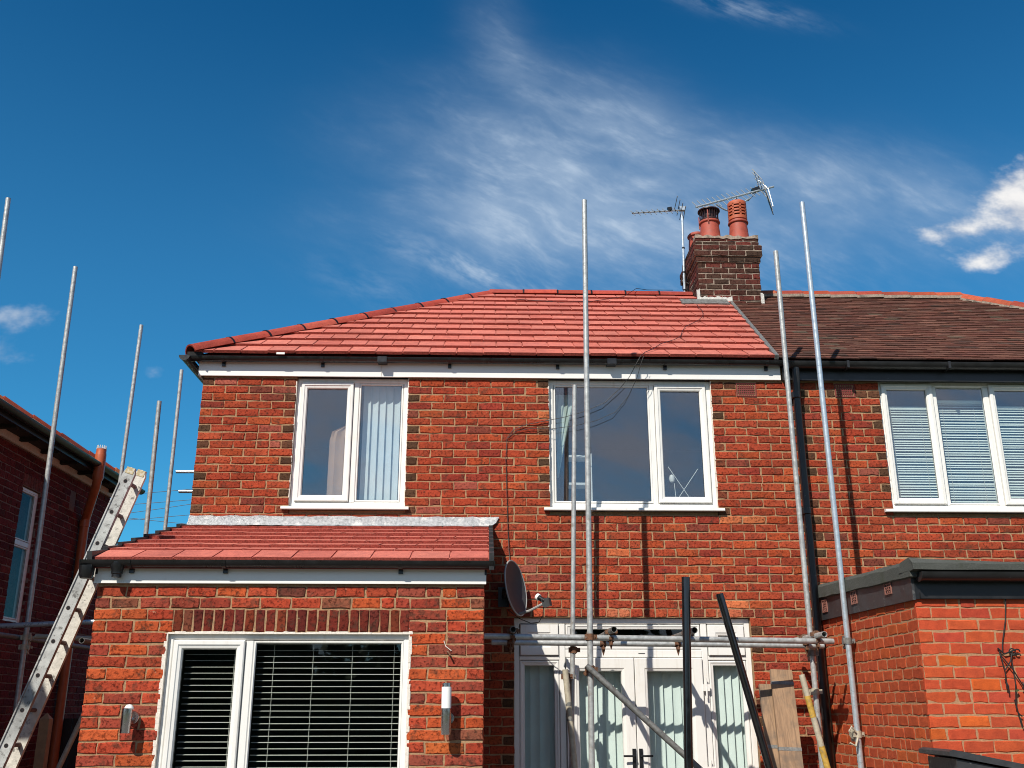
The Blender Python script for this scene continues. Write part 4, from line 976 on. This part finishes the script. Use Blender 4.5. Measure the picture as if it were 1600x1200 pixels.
cp = thing('storage_lid', 'dark grey sloping lid at the bottom edge below the orange brick corner', 'lid', (3.5, -2.5, 0))
mb = MB(); mb.add([(x, y, z) for y in (-2.62, -2.14) for x, z in ((2.99, 1.335), (3.02, 1.347), (4.10, 1.135), (4.10, 1.105), (2.99, 1.31))], [(0,1,2,3,4),(9,8,7,6,5)]+[(k, 5+k, 5+(k+1) % 5, (k+1) % 5) for k in range(5)])
mb.build('lid', 'grey_board', cp); mb = MB(); mb.add([(x, y, z) for y in (-2.60, -2.16) for x, z in ((3.04, 1.290), (4.08, 1.085), (4.08, 0), (3.04, 0))], [(0,1,2,3),(7,6,5,4)]+[(k, 4+k, 4+(k+1) % 4, (k+1) % 4) for k in range(4)]); mb.build('box_side', 'grey_board', cp)

# ================================================================== left house
lh = thing('brick_house', 'shaded dark red brick house with orange soil pipe, at the left edge', 'house', (-8, 1, 0))
LX, LY1, LY0, LZ = -5.20, 4.34, -4.0, 4.47
win = (1.74, 2.21, 2.50, 3.985)
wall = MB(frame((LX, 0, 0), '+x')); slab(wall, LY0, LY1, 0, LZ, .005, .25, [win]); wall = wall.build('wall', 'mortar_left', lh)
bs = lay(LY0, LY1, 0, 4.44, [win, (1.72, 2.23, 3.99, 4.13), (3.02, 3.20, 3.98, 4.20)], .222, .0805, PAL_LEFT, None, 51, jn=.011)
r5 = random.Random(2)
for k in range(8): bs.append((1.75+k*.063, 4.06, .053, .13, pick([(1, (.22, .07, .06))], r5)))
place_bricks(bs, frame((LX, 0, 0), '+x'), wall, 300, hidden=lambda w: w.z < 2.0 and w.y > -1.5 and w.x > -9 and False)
MB(frame((LX, 0, 0), '+x')).box(3.03, 3.19, .012, .05, 3.99, 4.19).build('air_vent', 'dark', lh)
MB().box(-11, LX-.26, LY1-.25, LY1, 0, LZ).box(-11, LX-.26, LY0, LY0+.25, 0, LZ).box(-11.3, -11.01, LY0, LY1, 0, LZ).build('outer_walls', 'brick_pattern', lh)
window(lh, frame((LX, 0, 0), '+x'), 1.745, 2.205, 2.50, 3.98, .03, [(1.785, 2.165, 3.40, 3.945, False), (1.785, 2.165, 2.54, 3.33, False)], [(1.79, 2.16, 3.335, 3.395)], None, 'narrow white stair window', fw_=.04, gl='glass_dim')
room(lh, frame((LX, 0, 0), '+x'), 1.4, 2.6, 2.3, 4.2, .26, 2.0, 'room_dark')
mb = MB(); mb.box(LX+.002, LX+.26, LY0, LY1+.12, 4.452, 4.468); mb.build('soffit', 'fence_dark', lh)
MB().box(LX+.004, LX+.030, LY0, LY1, 4.365, 4.4505).build('frieze_board', 'silicone', lh)
for k in range(12):
    y = LY1-.15-.55*k; MB().box(LX+.031, LX+.24, y-.03, y+.03, 4.41, 4.4515).build('rafter_foot', 'fence_dark', lh)
MB().box(LX+.262, LX+.28, LY0, LY1+.13, 4.42, 4.53).build('fascia', 'black_paint', lh)
gutter(lh, LY0, LY1+.20, -.335, 4.515, .055, 'black_paint', M=frame((LX, 0, 0), '+x'))
EXL = LX+.30; slope = .6
lr = MB().add([(EXL, LY0, 4.53), (EXL, LY1+.22, 4.53), (EXL-3.1, LY1+.22-3.1, 4.53+3.1*slope), (EXL-3.1, LY0, 4.53+3.1*slope), (EXL-6.4, LY1+.22, 4.53), (EXL-6.4, LY0, 4.53)],
       [(0,1,2,3),(1,4,2),(4,5,3,2),(0,5,4,1),(0,3,5)], (.09, .03, .028)).build('roof', 'tile_attr', lh)
FL = roof_frame((EXL, 0, 4.53), (0, 1, 0), (-1, 0, slope)); SL = 3.1*math.hypot(1, slope)
TL = [(3, (.13, .035, .028)), (2, (.09, .03, .026)), (1, (.2, .06, .03)), (.7, (.16, .10, .05))]
tiles(lr, FL, LY0, LY1+.3, SL, .10, .17, .13, .022, .10, .014, [halfplane((LY1+.22-3.1, SL), (LY1+.22, 0))], TL, 17, joined=True, lap=0)
ridge_run(lr, (EXL-3.1, LY1+.22-3.1, 4.58+3.1*slope), (EXL, LY1+.22, 4.58), .42, .10, .055, [(2, (.30, .06, .035)), (1, (.22, .05, .035)), (1, (.34, .11, .05))], 18, clip_=False, mortar=bed, tilt=-.045, th=.022, name='hip_tile')
sp_ = MB(); px_, py_ = LX+.07, 3.40
sp_.tube([(px_, py_, 0), (px_, py_, 3.86), (px_+.02, py_-.02, 3.94), (px_+.26, py_-.45, 4.24), (px_+.28, py_-.48, 4.32), (px_+.28, py_-.48, 4.60)], .055, 16, hollow=.9)
sp_.lathe((px_, py_, 3.80), [(.055, 0), (.064, .003), (.064, .08), (.055, .083)], 16)
sp_.lathe((px_+.28, py_-.48, 4.30), [(.055, 0), (.066, .03), (.066, .33), (.06, .36), (.06, .40)], 16)
sp_ = sp_.build('soil_pipe', 'soil_pipe', lh, True)
mb = MB()
for k in range(12): a = math.pi*2*k/12; mb.tube([(px_+.28+.058*math.cos(a), py_-.48+.058*math.sin(a), 4.70), (px_+.28+.05*math.cos(a), py_-.48+.05*math.sin(a), 4.745)], .004, 5)
mb.build('pipe_guard', 'silicone', sp_)

# ================================================================== scaffold tubes
def coupler(parent, p, da, db, mt='rust', r_=.024):
    p = Vector(p); da = Vector(da).normalized(); db = Vector(db).normalized(); n = da.cross(db)
    n = n.normalized() if n.length > .01 else da.orthogonal().normalized(); r2 = random.Random(int(p.x*1000+p.z*77))
    mb = MB()
    for d, off in ((da, n*.0), (db, n*.052)):
        c = p+off; o_ = n.cross(d).normalized()
        mb.tube([c-d*.026, c+d*.026], r_+.007, 14)
        mb.obox(c+o_*(r_+.016), d, o_, n, .018, .016, .012)
        mb.tube([c+o_*(r_+.010)-n*.02, c+o_*(r_+.022)+n*.045], .007, 6); mb.obox(c+o_*(r_+.024)+n*.045, d, o_, n, .012, .012, .008)
        mb.obox(c-o_*(r_+.010), d, o_, n, .022, .010, .016)
    return mb.build('coupler', mt, parent, True)
def tube_part(parent, nm, pts, mt='galv', r_=.0242): return MB().tube(pts, r_, 18, hollow=.86).build(nm, mt, parent, True)
sc = thing('scaffold', 'galvanised scaffold tubes clamped together in front of the patio doors', 'scaffold', (1.9, -.8, 0))
o = tube_part(sc, 'standard', [(.820, -1.10, 0), (.884, -1.10, 6.104)]); o['label'] = 'tall tube rising past the roof between the windows'
tube_part(sc, 'standard', [(.70, -.42, 0), (.821, -.42, 4.512)], 'galv', .0212)
o = tube_part(sc, 'standard', [(3.052, -.82, 0), (3.027, -.82, 6.26)], 'galv_new'); o['label'] = 'bright blue-silver tube, the taller of the two on the right'
tube_part(sc, 'standard', [(2.858, -.42, 0), (2.855, -.42, 5.93)])
tube_part(sc, 'ledger', [(-.06, -1.155, 2.152), (.9, -1.045, 2.148), (2.93, -.785, 2.138)], 'galv')
tube_part(sc, 'ledger', [(.05, -.47, 2.146), (2.95, -.47, 2.121)], 'galv')
for x, y0, z, yb in ((.215, -1.27, 2.197, -.30), (1.02, -1.25, 2.200, -.22), (1.67, -1.23, 2.196, -.22), (2.79, -1.0, 2.182, -.22)):
    tube_part(sc, 'transom', [(x, y0, z), (x-.01, yb, z)], 'galv_dark' if x < 2 else 'galv')
    coupler(sc, (x, -1.115+(x-.2)*.13, 2.197), (0, 1, 0), (1, 0, 0)); coupler(sc, (x-.004, -.47, 2.19), (0, 1, 0), (1, 0, 0))
    mb = MB(); y = -1.135+(x-.2)*.13; mb.lathe((x, y, 2.075), [(.002, -.02), (.014, .02), (.02, .05)], 8); mb.build('coupler_bolt', 'rust', sc)
    mb = MB(); mb.lathe((x-.004, -.50, 2.055), [(.002, -.02), (.014, .02), (.02, .05)], 8); mb.build('coupler_bolt', 'rust', sc)
coupler(sc, (.843, -1.10, 2.15), (0, 0, 1), (1, 0, 0)); coupler(sc, (.765, -.42, 2.085), (0, 0, 1), (1, 0, 0)); coupler(sc, (.840, -1.10, 1.90), (0, 0, 1), (.7, 0, -.7))
coupler(sc, (3.045, -.82, 2.14), (0, 0, 1), (1, 0, 0), 'galv_dark'); coupler(sc, (2.858, -.42, 2.06), (0, 0, 1), (1, 0, 0), 'galv_dark')
coupler(sc, (2.858, -.42, 1.74), (0, 0, 1), (.2, 0, -.9), 'beige_tube'); coupler(sc, (.690, -.52, 1.86), (0, 0, 1), (1, 0, 0), 'rust'); coupler(sc, (.725, -.42, 1.86), (0, 0, 1), (1, 0, 0), 'galv_dark')
o = coupler(sc, (3.048, -.82, 1.40), (0, 0, 1), (1, .3, .4), 'beige_tube')
MB().tube([(3.02, -.86, 1.42), (2.985, -.87, 1.46), (2.96, -.87, 1.42)], .008, 6).tube([(3.03, -.86, 1.37), (3.0, -.88, 1.31), (2.955, -.88, 1.335)], .009, 6).build('coupler_flap', 'beige_tube', sc)
tube_part(sc, 'brace', [(.80, -1.16, 1.925), (2.25, -1.16, .63)], 'galv_dark')
tube_part(sc, 'standard', [(.84, -.56, 0), (.678, -.56, 1.917)], 'beige_tube', .026)
for z in (1.62, 1.50): MB().lathe((.678+(1.917-z)*.0845, -.56, z), [(.0265, 0), (.0275, 0), (.0275, .03), (.0265, .03)], 14).build('tape_band', 'galv_dark', sc)
tube_part(sc, 'brace', [(3.02, -.76, 0), (2.645, -.76, 1.87)], 'beige_tube', .025)
mb = MB(); mb.tube([(2.678, -.76, 1.70), (2.712, -.76, 1.53)], .0262, 14); mb.build('yellow_tape', 'yellow_tape', sc, True)
mb = MB(); mb.tube([(2.758, -.76, 1.305), (2.795, -.76, 1.12)], .0262, 14); mb.build('yellow_tape', 'yellow_tape', sc, True)
# left scaffold
sl = thing('scaffold', 'scaffold poles standing in the passage between the houses, far left', 'scaffold', (-4.2, 1.0, 0))
for a, b, mt in (((-4.60, -.3, 0), (-4.838, -.3, 6.48), 'galv'), ((-4.40, .6, 0), (-4.472, .6, 6.145), 'galv'), ((-4.50, 2.6, 0), (-4.426, 2.6, 6.252), 'galv'), ((-3.49, 1.0, 0), (-3.544, 1.0, 4.754), 'galv'), ((-4.03, 3.2, 0), (-4.048, 3.2, 5.856), 'galv')):
    tube_part(sl, 'standard', [a, b], mt)
tube_part(sl, 'ledger', [(-5.15, .40, 2.315), (-3.2, .40, 2.405)], 'galv_new')
tube_part(sl, 'ledger', [(-4.53, -3.5, 2.25), (-4.48, 3.4, 2.25)], 'galv_dark')
tube_part(sl, 'ledger', [(-4.36, .66, 2.262), (-3.30, .66, 2.225)], 'beige_tube')
tube_part(sl, 'ledger', [(-3.50, -.4, 2.16), (-3.52, 3.4, 2.18)], 'galv_dark')
tube_part(sl, 'putlog', [(-3.60, 2.0, 4.207), (-2.9, 2.0, 4.21)], 'galv_new', .019); tube_part(sl, 'putlog', [(-3.545, 2.0, 3.975), (-2.9, 2.0, 3.975)], 'galv_new', .019)
tube_part(sl, 'brace', [(-4.2, .3, .05), (-3.66, .3, 1.57)], 'beige_tube')
for p in ((-4.425, .6, 2.25), (-4.43, .6, 2.16), (-3.515, 1.0, 2.2)): coupler(sl, p, (0, 0, 1), (1, 0, 0), 'beige_tube')
coupler(sl, (-4.05, .66, 2.25), (1, 0, 0), (0, 1, 0), 'beige_tube')

# ================================================================== ladder in the passage
la = thing('ladder', 'paint-spattered ladder leaning against the side of the extension', 'ladder', (-3.9, -1.3, 0))
top, bot = Vector((-2.865, -1.45, 3.45)), Vector((-3.965, -1.45, 0))
d = (top-bot).normalized(); sx = Vector((d.z, 0, -d.x))          # across the stile, in the lean plane
W = .22
for k, yy in ((0, 0.0), (1, W)):
    mb = MB(); V_ = []
    hw, th = .048, .016; outl = []
    Lk = (top-bot).length+(0 if k == 0 else .03)
    outl = [(-hw, 0), (hw, 0), (hw, Lk-.05), (hw*.7, Lk-.012), (0, Lk), (-hw*.7, Lk-.012), (-hw, Lk-.05)]
    n = len(outl)
    V_ = [bot+sx*a+d*b+Vector((0, yy-th, 0)) for a, b in outl]+[bot+sx*a+d*b+Vector((0, yy+th, 0)) for a, b in outl]
    mb.add(V_, [list(range(n)), list(range(n, 2*n))[::-1]]+[(i, n+i, n+(i+1) % n, (i+1) % n) for i in range(n)])
    stile = mb.build('stile', 'ladder_worn' if k else 'ladder_paint', la)
    mb = MB(); mb.obox(bot+d*(Lk-.03)+Vector((0, yy, 0)), sx, Vector((0, 1, 0)), d, hw*.70, th+.003, .026); mb.build('end_cap', 'ladder_cap', stile)
    if k == 0:
        for e in (-1, 1): MB().obox(bot+d*Lk*.49+sx*e*(hw-.005)+Vector((0, yy-th-.004, 0)), sx, Vector((0, 1, 0)), d, .005, .0055, Lk*.47).build('stile_lip', 'ladder_paint', stile)
L_ = (top-bot).length; k = .12
while k < L_-.1:
    c = bot+d*(L_-k)
    MB().tube([c+Vector((0, -.017, 0)), c+Vector((0, W-.01, 0))], .017, 12, hollow=.72).build('rung', 'ladder_rung', la, True)
    MB().tube([c+Vector((0, -.0175, 0)), c+Vector((0, -.010, 0))], .0145, 12).build('rung_hole_shade', 'dark', la)  # black disc in place of the shade inside the hollow rung end
    k += .262

# ================================================================== satellite dish and wall lights
sd = thing('satellite_dish', 'dark grey satellite dish with receiver arm beside the patio doors', 'satellite dish', (.2, -.02, 2.6))
N_ = Vector((math.sin(R(64)), -math.cos(R(64)), .16)).normalized(); T_ = Vector((0, 0, 1)).cross(N_).normalized(); B_ = N_.cross(T_)
DC = Vector((.268, -.30, 2.632)); V_ = []; F_ = []; nr, na = 8, 36
for side in (0, 1):
    for i in range(nr+1):
        q = i/nr
        for k in range(na):
            a = 2*math.pi*k/na; V_.append(DC+T_*(.215*q*math.cos(a))+B_*(.245*q*math.sin(a))+N_*(.055*(q*q-1)-(.008 if side else 0)))
m0 = (nr+1)*na
for side in (0, 1):
    for i in range(nr):
        for k in range(na):
            f = (side*m0+i*na+k, side*m0+i*na+(k+1) % na, side*m0+(i+1)*na+(k+1) % na, side*m0+(i+1)*na+k); F_.append(f if side == 0 else f[::-1])
MB().add(V_, F_).build('reflector', 'dish_grey', sd, True)
rim = [DC+T_*(.217*math.cos(a))+B_*(.247*math.sin(a))-N_*.004 for a in [2*math.pi*k/48 for k in range(49)]]
MB().tube(rim, .0075, 8).build('rim', 'dish_rim', sd, True)
a0 = DC-B_*.235-N_*.03; a1_ = Vector((.50, -.48, 2.475))
MB().tube([a0, (a0+a1_)/2+Vector((0, 0, -.012)), a1_], .012, 8).build('arm', 'dish_rim', sd)
ld = (DC-a1_).normalized()
mb = MB().tube([a1_+Vector((0, 0, .03))-ld*.02, a1_+Vector((0, 0, .03))+ld*.05], .022, 12); mb.build('receiver', 'black_plastic', sd, True)
mb = MB().tube([a1_+Vector((0, 0, .03))+ld*.05, a1_+Vector((0, 0, .03))+ld*.075], .030, 14); mb.build('receiver_cap', 'opal', sd, True)
MB().obox(a1_+Vector((.03, 0, .01)), Vector((.9, -.4, .2)).normalized(), Vector((.4, .9, 0)).normalized(), Vector((-.2, 0, 1)).normalized(), .034, .03, .034).build('receiver_box', 'dish_grey', sd)
MB().tube([DC-N_*.06, DC-N_*.12, (.16, -.05, 2.58)], .02, 8).obox((.16, -.012, 2.58), Vector((1, 0, 0)), Vector((0, 1, 0)), Vector((0, 0, 1)), .05, .010, .09).build('wall_mount', 'black_plastic', sd)
lp = [(.20, -.05, 2.46), (.30, -.10, 2.38), (.40, -.2, 2.33), (.47, -.30, 2.33), (.50, -.40, 2.38), (.505, -.46, 2.46)]
MB().tube(lp, .0038, 6).build('lead', 'cable', sd, True)
def wall_light(x, z0, z1, zs, label, yo=-.105):
    t = thing('wall_light', label, 'wall light', (x, EY, z0), 'steel cylinder wall lights'); y = EY+yo
    MB().lathe((x, y, z0), [(0, 0.002), (.033, 0), (.035, .003), (.035, zs-z0), (.030, zs-z0+.002)], 24).build('body', 'steel', t, True)
    if z1 > zs+.05:
        MB().lathe((x, y, zs+.001), [(.032, 0), (.034, .002), (.034, z1-zs-.028), (.030, z1-zs-.026)], 24).build('diffuser', 'opal', t, True)
        MB().lathe((x, y, z1-.026), [(.031, 0), (.032, .001), (.032, .024), (.030, .026), (0, .026)], 24).build('cap', 'steel', t, True)
    else:
        MB().lathe((x+.008, y+.01, zs-.006), [(.030, 0), (.030, .014), (.018, .030), (0, .034)], 20).build('lens', 'opal', t, True)
    m = Matrix.Translation((x+.012, EY, (z0+zs)/2+.02)) @ Matrix.Rotation(R(90), 4, 'X')
    MB(m).lathe((0, 0, 0), [(.044, -.002), (.044, .015), (.040, .02), (0, .02)], 22).build('wall_plate', 'steel', t, True)
    MB().tube([(x+.006, EY-.01, (z0+zs)/2+.01), (x, y, (z0+zs)/2+.01)], .012, 8).build('stem', 'steel', t)
wall_light(-2.448, 1.440, 1.60, 1.600, 'steel downlight left of the extension window, no diffuser above')
wall_light(-.270, 1.430, 1.768, 1.600, 'steel and white cylinder light right of the extension window')
hk = thing('cup_hook', 'small rusty hook screwed into the brick right of the extension window', 'hook', (-.26, EY, 1.96))
MB().tube([(-.275, EY, 1.985), (-.262, EY-.03, 1.975), (-.250, EY-.045, 1.955), (-.245, EY-.03, 1.94)], .006, 6).build('hook', 'rust', hk)
MB().tube([(-.245, EY-.004, 1.99), (-.285, EY-.004, 2.02), (-.30, EY-.003, 2.06)], .003, 5).build('thread', 'silicone', hk)

# ================================================================== loose things and cables
def pipe(label, a, b, r_):
    t = thing('plastic_pipe', label, 'pipe', a); MB().tube([a, b], r_, 20, hollow=.93).build('pipe', 'gloss_black', t, True); return t
pipe('upright glossy black plastic pipe in front of the patio doors', (1.50, -1.34, 0), (1.606, -1.30, 2.606), .0335)
pipe('leaning black plastic pipe between the upright one and the planks', (2.462, -1.22, 0), (1.894, -1.20, 2.486), .0315)
def board(label, tc, bc, w_, th, mt='timber', bands=()):
    t = thing('scaffold_board', label, 'plank', bc); tc, bc = Vector(tc), Vector(bc); dz = (tc-bc).normalized(); dx = Vector((1, 0, 0)); dx = (dx-dz*dx.dot(dz)).normalized(); dy = dz.cross(dx)
    MB().obox((tc+bc)/2, dx, dy, dz, w_/2, th/2, (tc-bc).length/2).build('plank', mt, t)
    for q in bands: MB().obox(tc-dz*q, dx, dy, dz, w_/2+.002, th/2+.002, .014).build('end_band', 'galv_dark', t)
def wood(gg, b, out):
    tc = gg.n('ShaderNodeNewGeometry'); s = gg.n('ShaderNodeSeparateXYZ', ins={0: tc.outputs['Position']})
    v = gg.comb(gg.m('MULTIPLY', s.outputs[0], 22.0), gg.m('MULTIPLY', s.outputs[1], 6.0), gg.m('MULTIPLY', s.outputs[2], 1.6))
    n1 = gg.noise(v, 2.2, 6, .6, .8); n2 = gg.noise(tc.outputs['Position'], 5, 4, .6)
    c = gg.mix(gg.step(n1, .3, .75), (.34, .215, .125), (.20, .125, .075)); c = gg.mix(gg.m('MULTIPLY', gg.step(n2, .45, .65), .7), c, (.13, .10, .075))
    gg.put(b.inputs['Base Color'], c); b.inputs['Roughness'].default_value = .85; bump(gg, b, n1, .3, .004)
mat('plank', wood)
board('wider weathered plank propped upright beside the downpipe', (2.545, -.50, 1.915), (2.47, -1.0, 0), .186, .038, 'plank', (.115, .66))
board('narrower plank half hidden behind the wider one', (2.455, -.47, 1.795), (2.40, -.94, 0), .20, .036, 'plank', (.52,))
def cable(label, pts, r_=.0034):
    o = MB().tube(pts, r_, 6).build('cable', 'cable', None, True); tag(o, label, 'cable', 'loose aerial cables'); return o
zroof = lambda y: ZE+(y-YE)*math.tan(TH)+.058
RC1 = [(2.60, 2.1), (2.585, 1.95), (2.58, 1.7), (2.52, 1.45), (2.40, 1.22), (2.20, .95), (2.12, .75), (2.05, .52), (1.95, .38), (1.78, .22), (1.66, .02), (1.56, -.10)]
wallc = [(1.50, -.175, 4.90), (1.46, -.172, 4.83), (1.39, -.12, 4.70), (1.30, -.06, 4.60), (1.15, -.04, 4.46), (.95, -.03, 4.37), (.75, -.03, 4.31), (.55, -.02, 4.27), (.38, -.018, 4.235), (.25, -.018, 4.18), (.19, -.016, 4.10), (.178, -.015, 3.9), (.19, -.014, 3.5), (.20, -.014, 3.2), (.215, -.02, 2.9), (.22, -.10, 2.80)]
cable('black cable running down the new tiles and wall to the satellite dish', [(x, y, zroof(y)+.004) for x, y in RC1]+wallc)
cable('second thinner cable looping across the upstairs right window', [(1.53, -.17, 4.90), (1.50, -.172, 4.82), (1.46, -.12, 4.68), (1.38, -.06, 4.52), (1.25, -.05, 4.36), (1.05, -.04, 4.27), (.85, -.04, 4.22), (.62, -.03, 4.19), (.42, -.02, 4.195), (.28, -.018, 4.17), (.20, -.018, 4.10)], .0028)
cable('thin cable lying along the ridge of the new roof', [(x, y, zroof(y)+.003) for x, y in [(.35, 2.28), (.9, 2.12), (1.3, 2.2), (1.75, 2.50)]]+[(1.95, YR-.09, ZR+.075), (2.10, YR-.02, ZR+.085), (2.45, YR-.02, ZR+.085)], .0038)
for i, (p, q) in enumerate((((-13.694, 9.72), (-12.195, 9.857)), ((-13.662, 9.437), (-11.816, 9.60)), ((-13.644, 9.283), (-11.813, 9.575)), ((-13.869, 9.051), (-11.856, 9.24)), ((-13.844, 9.052), (-11.817, 8.857)))):
    d_ = ((q[0]-p[0]), (q[1]-p[1])); pts = []
    for t in (-3, -2, -1, 0, 1, 2, 3, 4): pts.append((p[0]+d_[0]*t, 30+.6*i, p[1]+d_[1]*t+.012*(t-.5)**2))
    o = MB().tube(pts, .011, 5).build('overhead_wire', 'cable', None); tag(o, ['uppermost', 'second highest', 'third', 'fourth', 'lowest, falling'][i]+' overhead wire in the gap between the houses', 'wire', 'overhead wires')
fe = thing('garden_fence', 'dark timber fence across the passage between the houses', 'fence', (-4, 3.6, 0))
x = -5.15
while x < -2.85: MB().box(x, x+.118, 3.56, 3.58, 0, 1.485+.0*x).build('fence_board', 'fence_dark', fe); x += .125
MB().box(-5.15, -2.85, 3.585, 3.62, 1.2, 1.28).build('rail', 'fence_dark', fe)
po = thing('timber_post', 'square timber post standing in the dark passage beside the ladder', 'post', (-4.36, 1.2, 0))
MB().box(-4.415, -4.32, 1.15, 1.245, 0, 1.50).build('post', 'timber', po)
MB().add([(-4.415, 1.15, 1.5005), (-4.32, 1.15, 1.5005), (-4.32, 1.245, 1.5005), (-4.415, 1.245, 1.5005), (-4.3675, 1.1975, 1.56)], [(0,1,4),(1,2,4),(2,3,4),(3,0,4),(0,3,2,1)]).build('post_cap', 'timber', po)
# garden hedge behind the viewer: what the lower panes mirror
r9 = random.Random(12); mb = MB()
for i in range(9000):
    x = r9.uniform(-22, 22); hgt = 4.2+1.1*math.sin(x*.55)+.7*math.sin(x*1.7+1); z = hgt*r9.random()**.7; y = -24+r9.uniform(-1.4, 1.4)
    c = Vector((x, y, z)); a = Vector((r9.gauss(0, 1), r9.gauss(0, 1), r9.gauss(0, 1))).normalized(); b = a.orthogonal().normalized(); q = r9.uniform(.12, .3)
    mb.add([c-a*q, c+b*q*.6, c+a*q, c-b*q*.6], [(0, 1, 2, 3)])
for i in range(44): x = -22+i; hgt = 3.4+1.0*math.sin(x*.55)+.6*math.sin(x*1.7+1); mb.box(x, x+1.0, -24.6, -23.6, 0, hgt)
o = link('garden_hedge', mb.mesh('garden_hedge', 'leaf', fix=False)); tag(o, 'tall green garden hedge mirrored in the lower panes', 'hedge', kind='stuff')
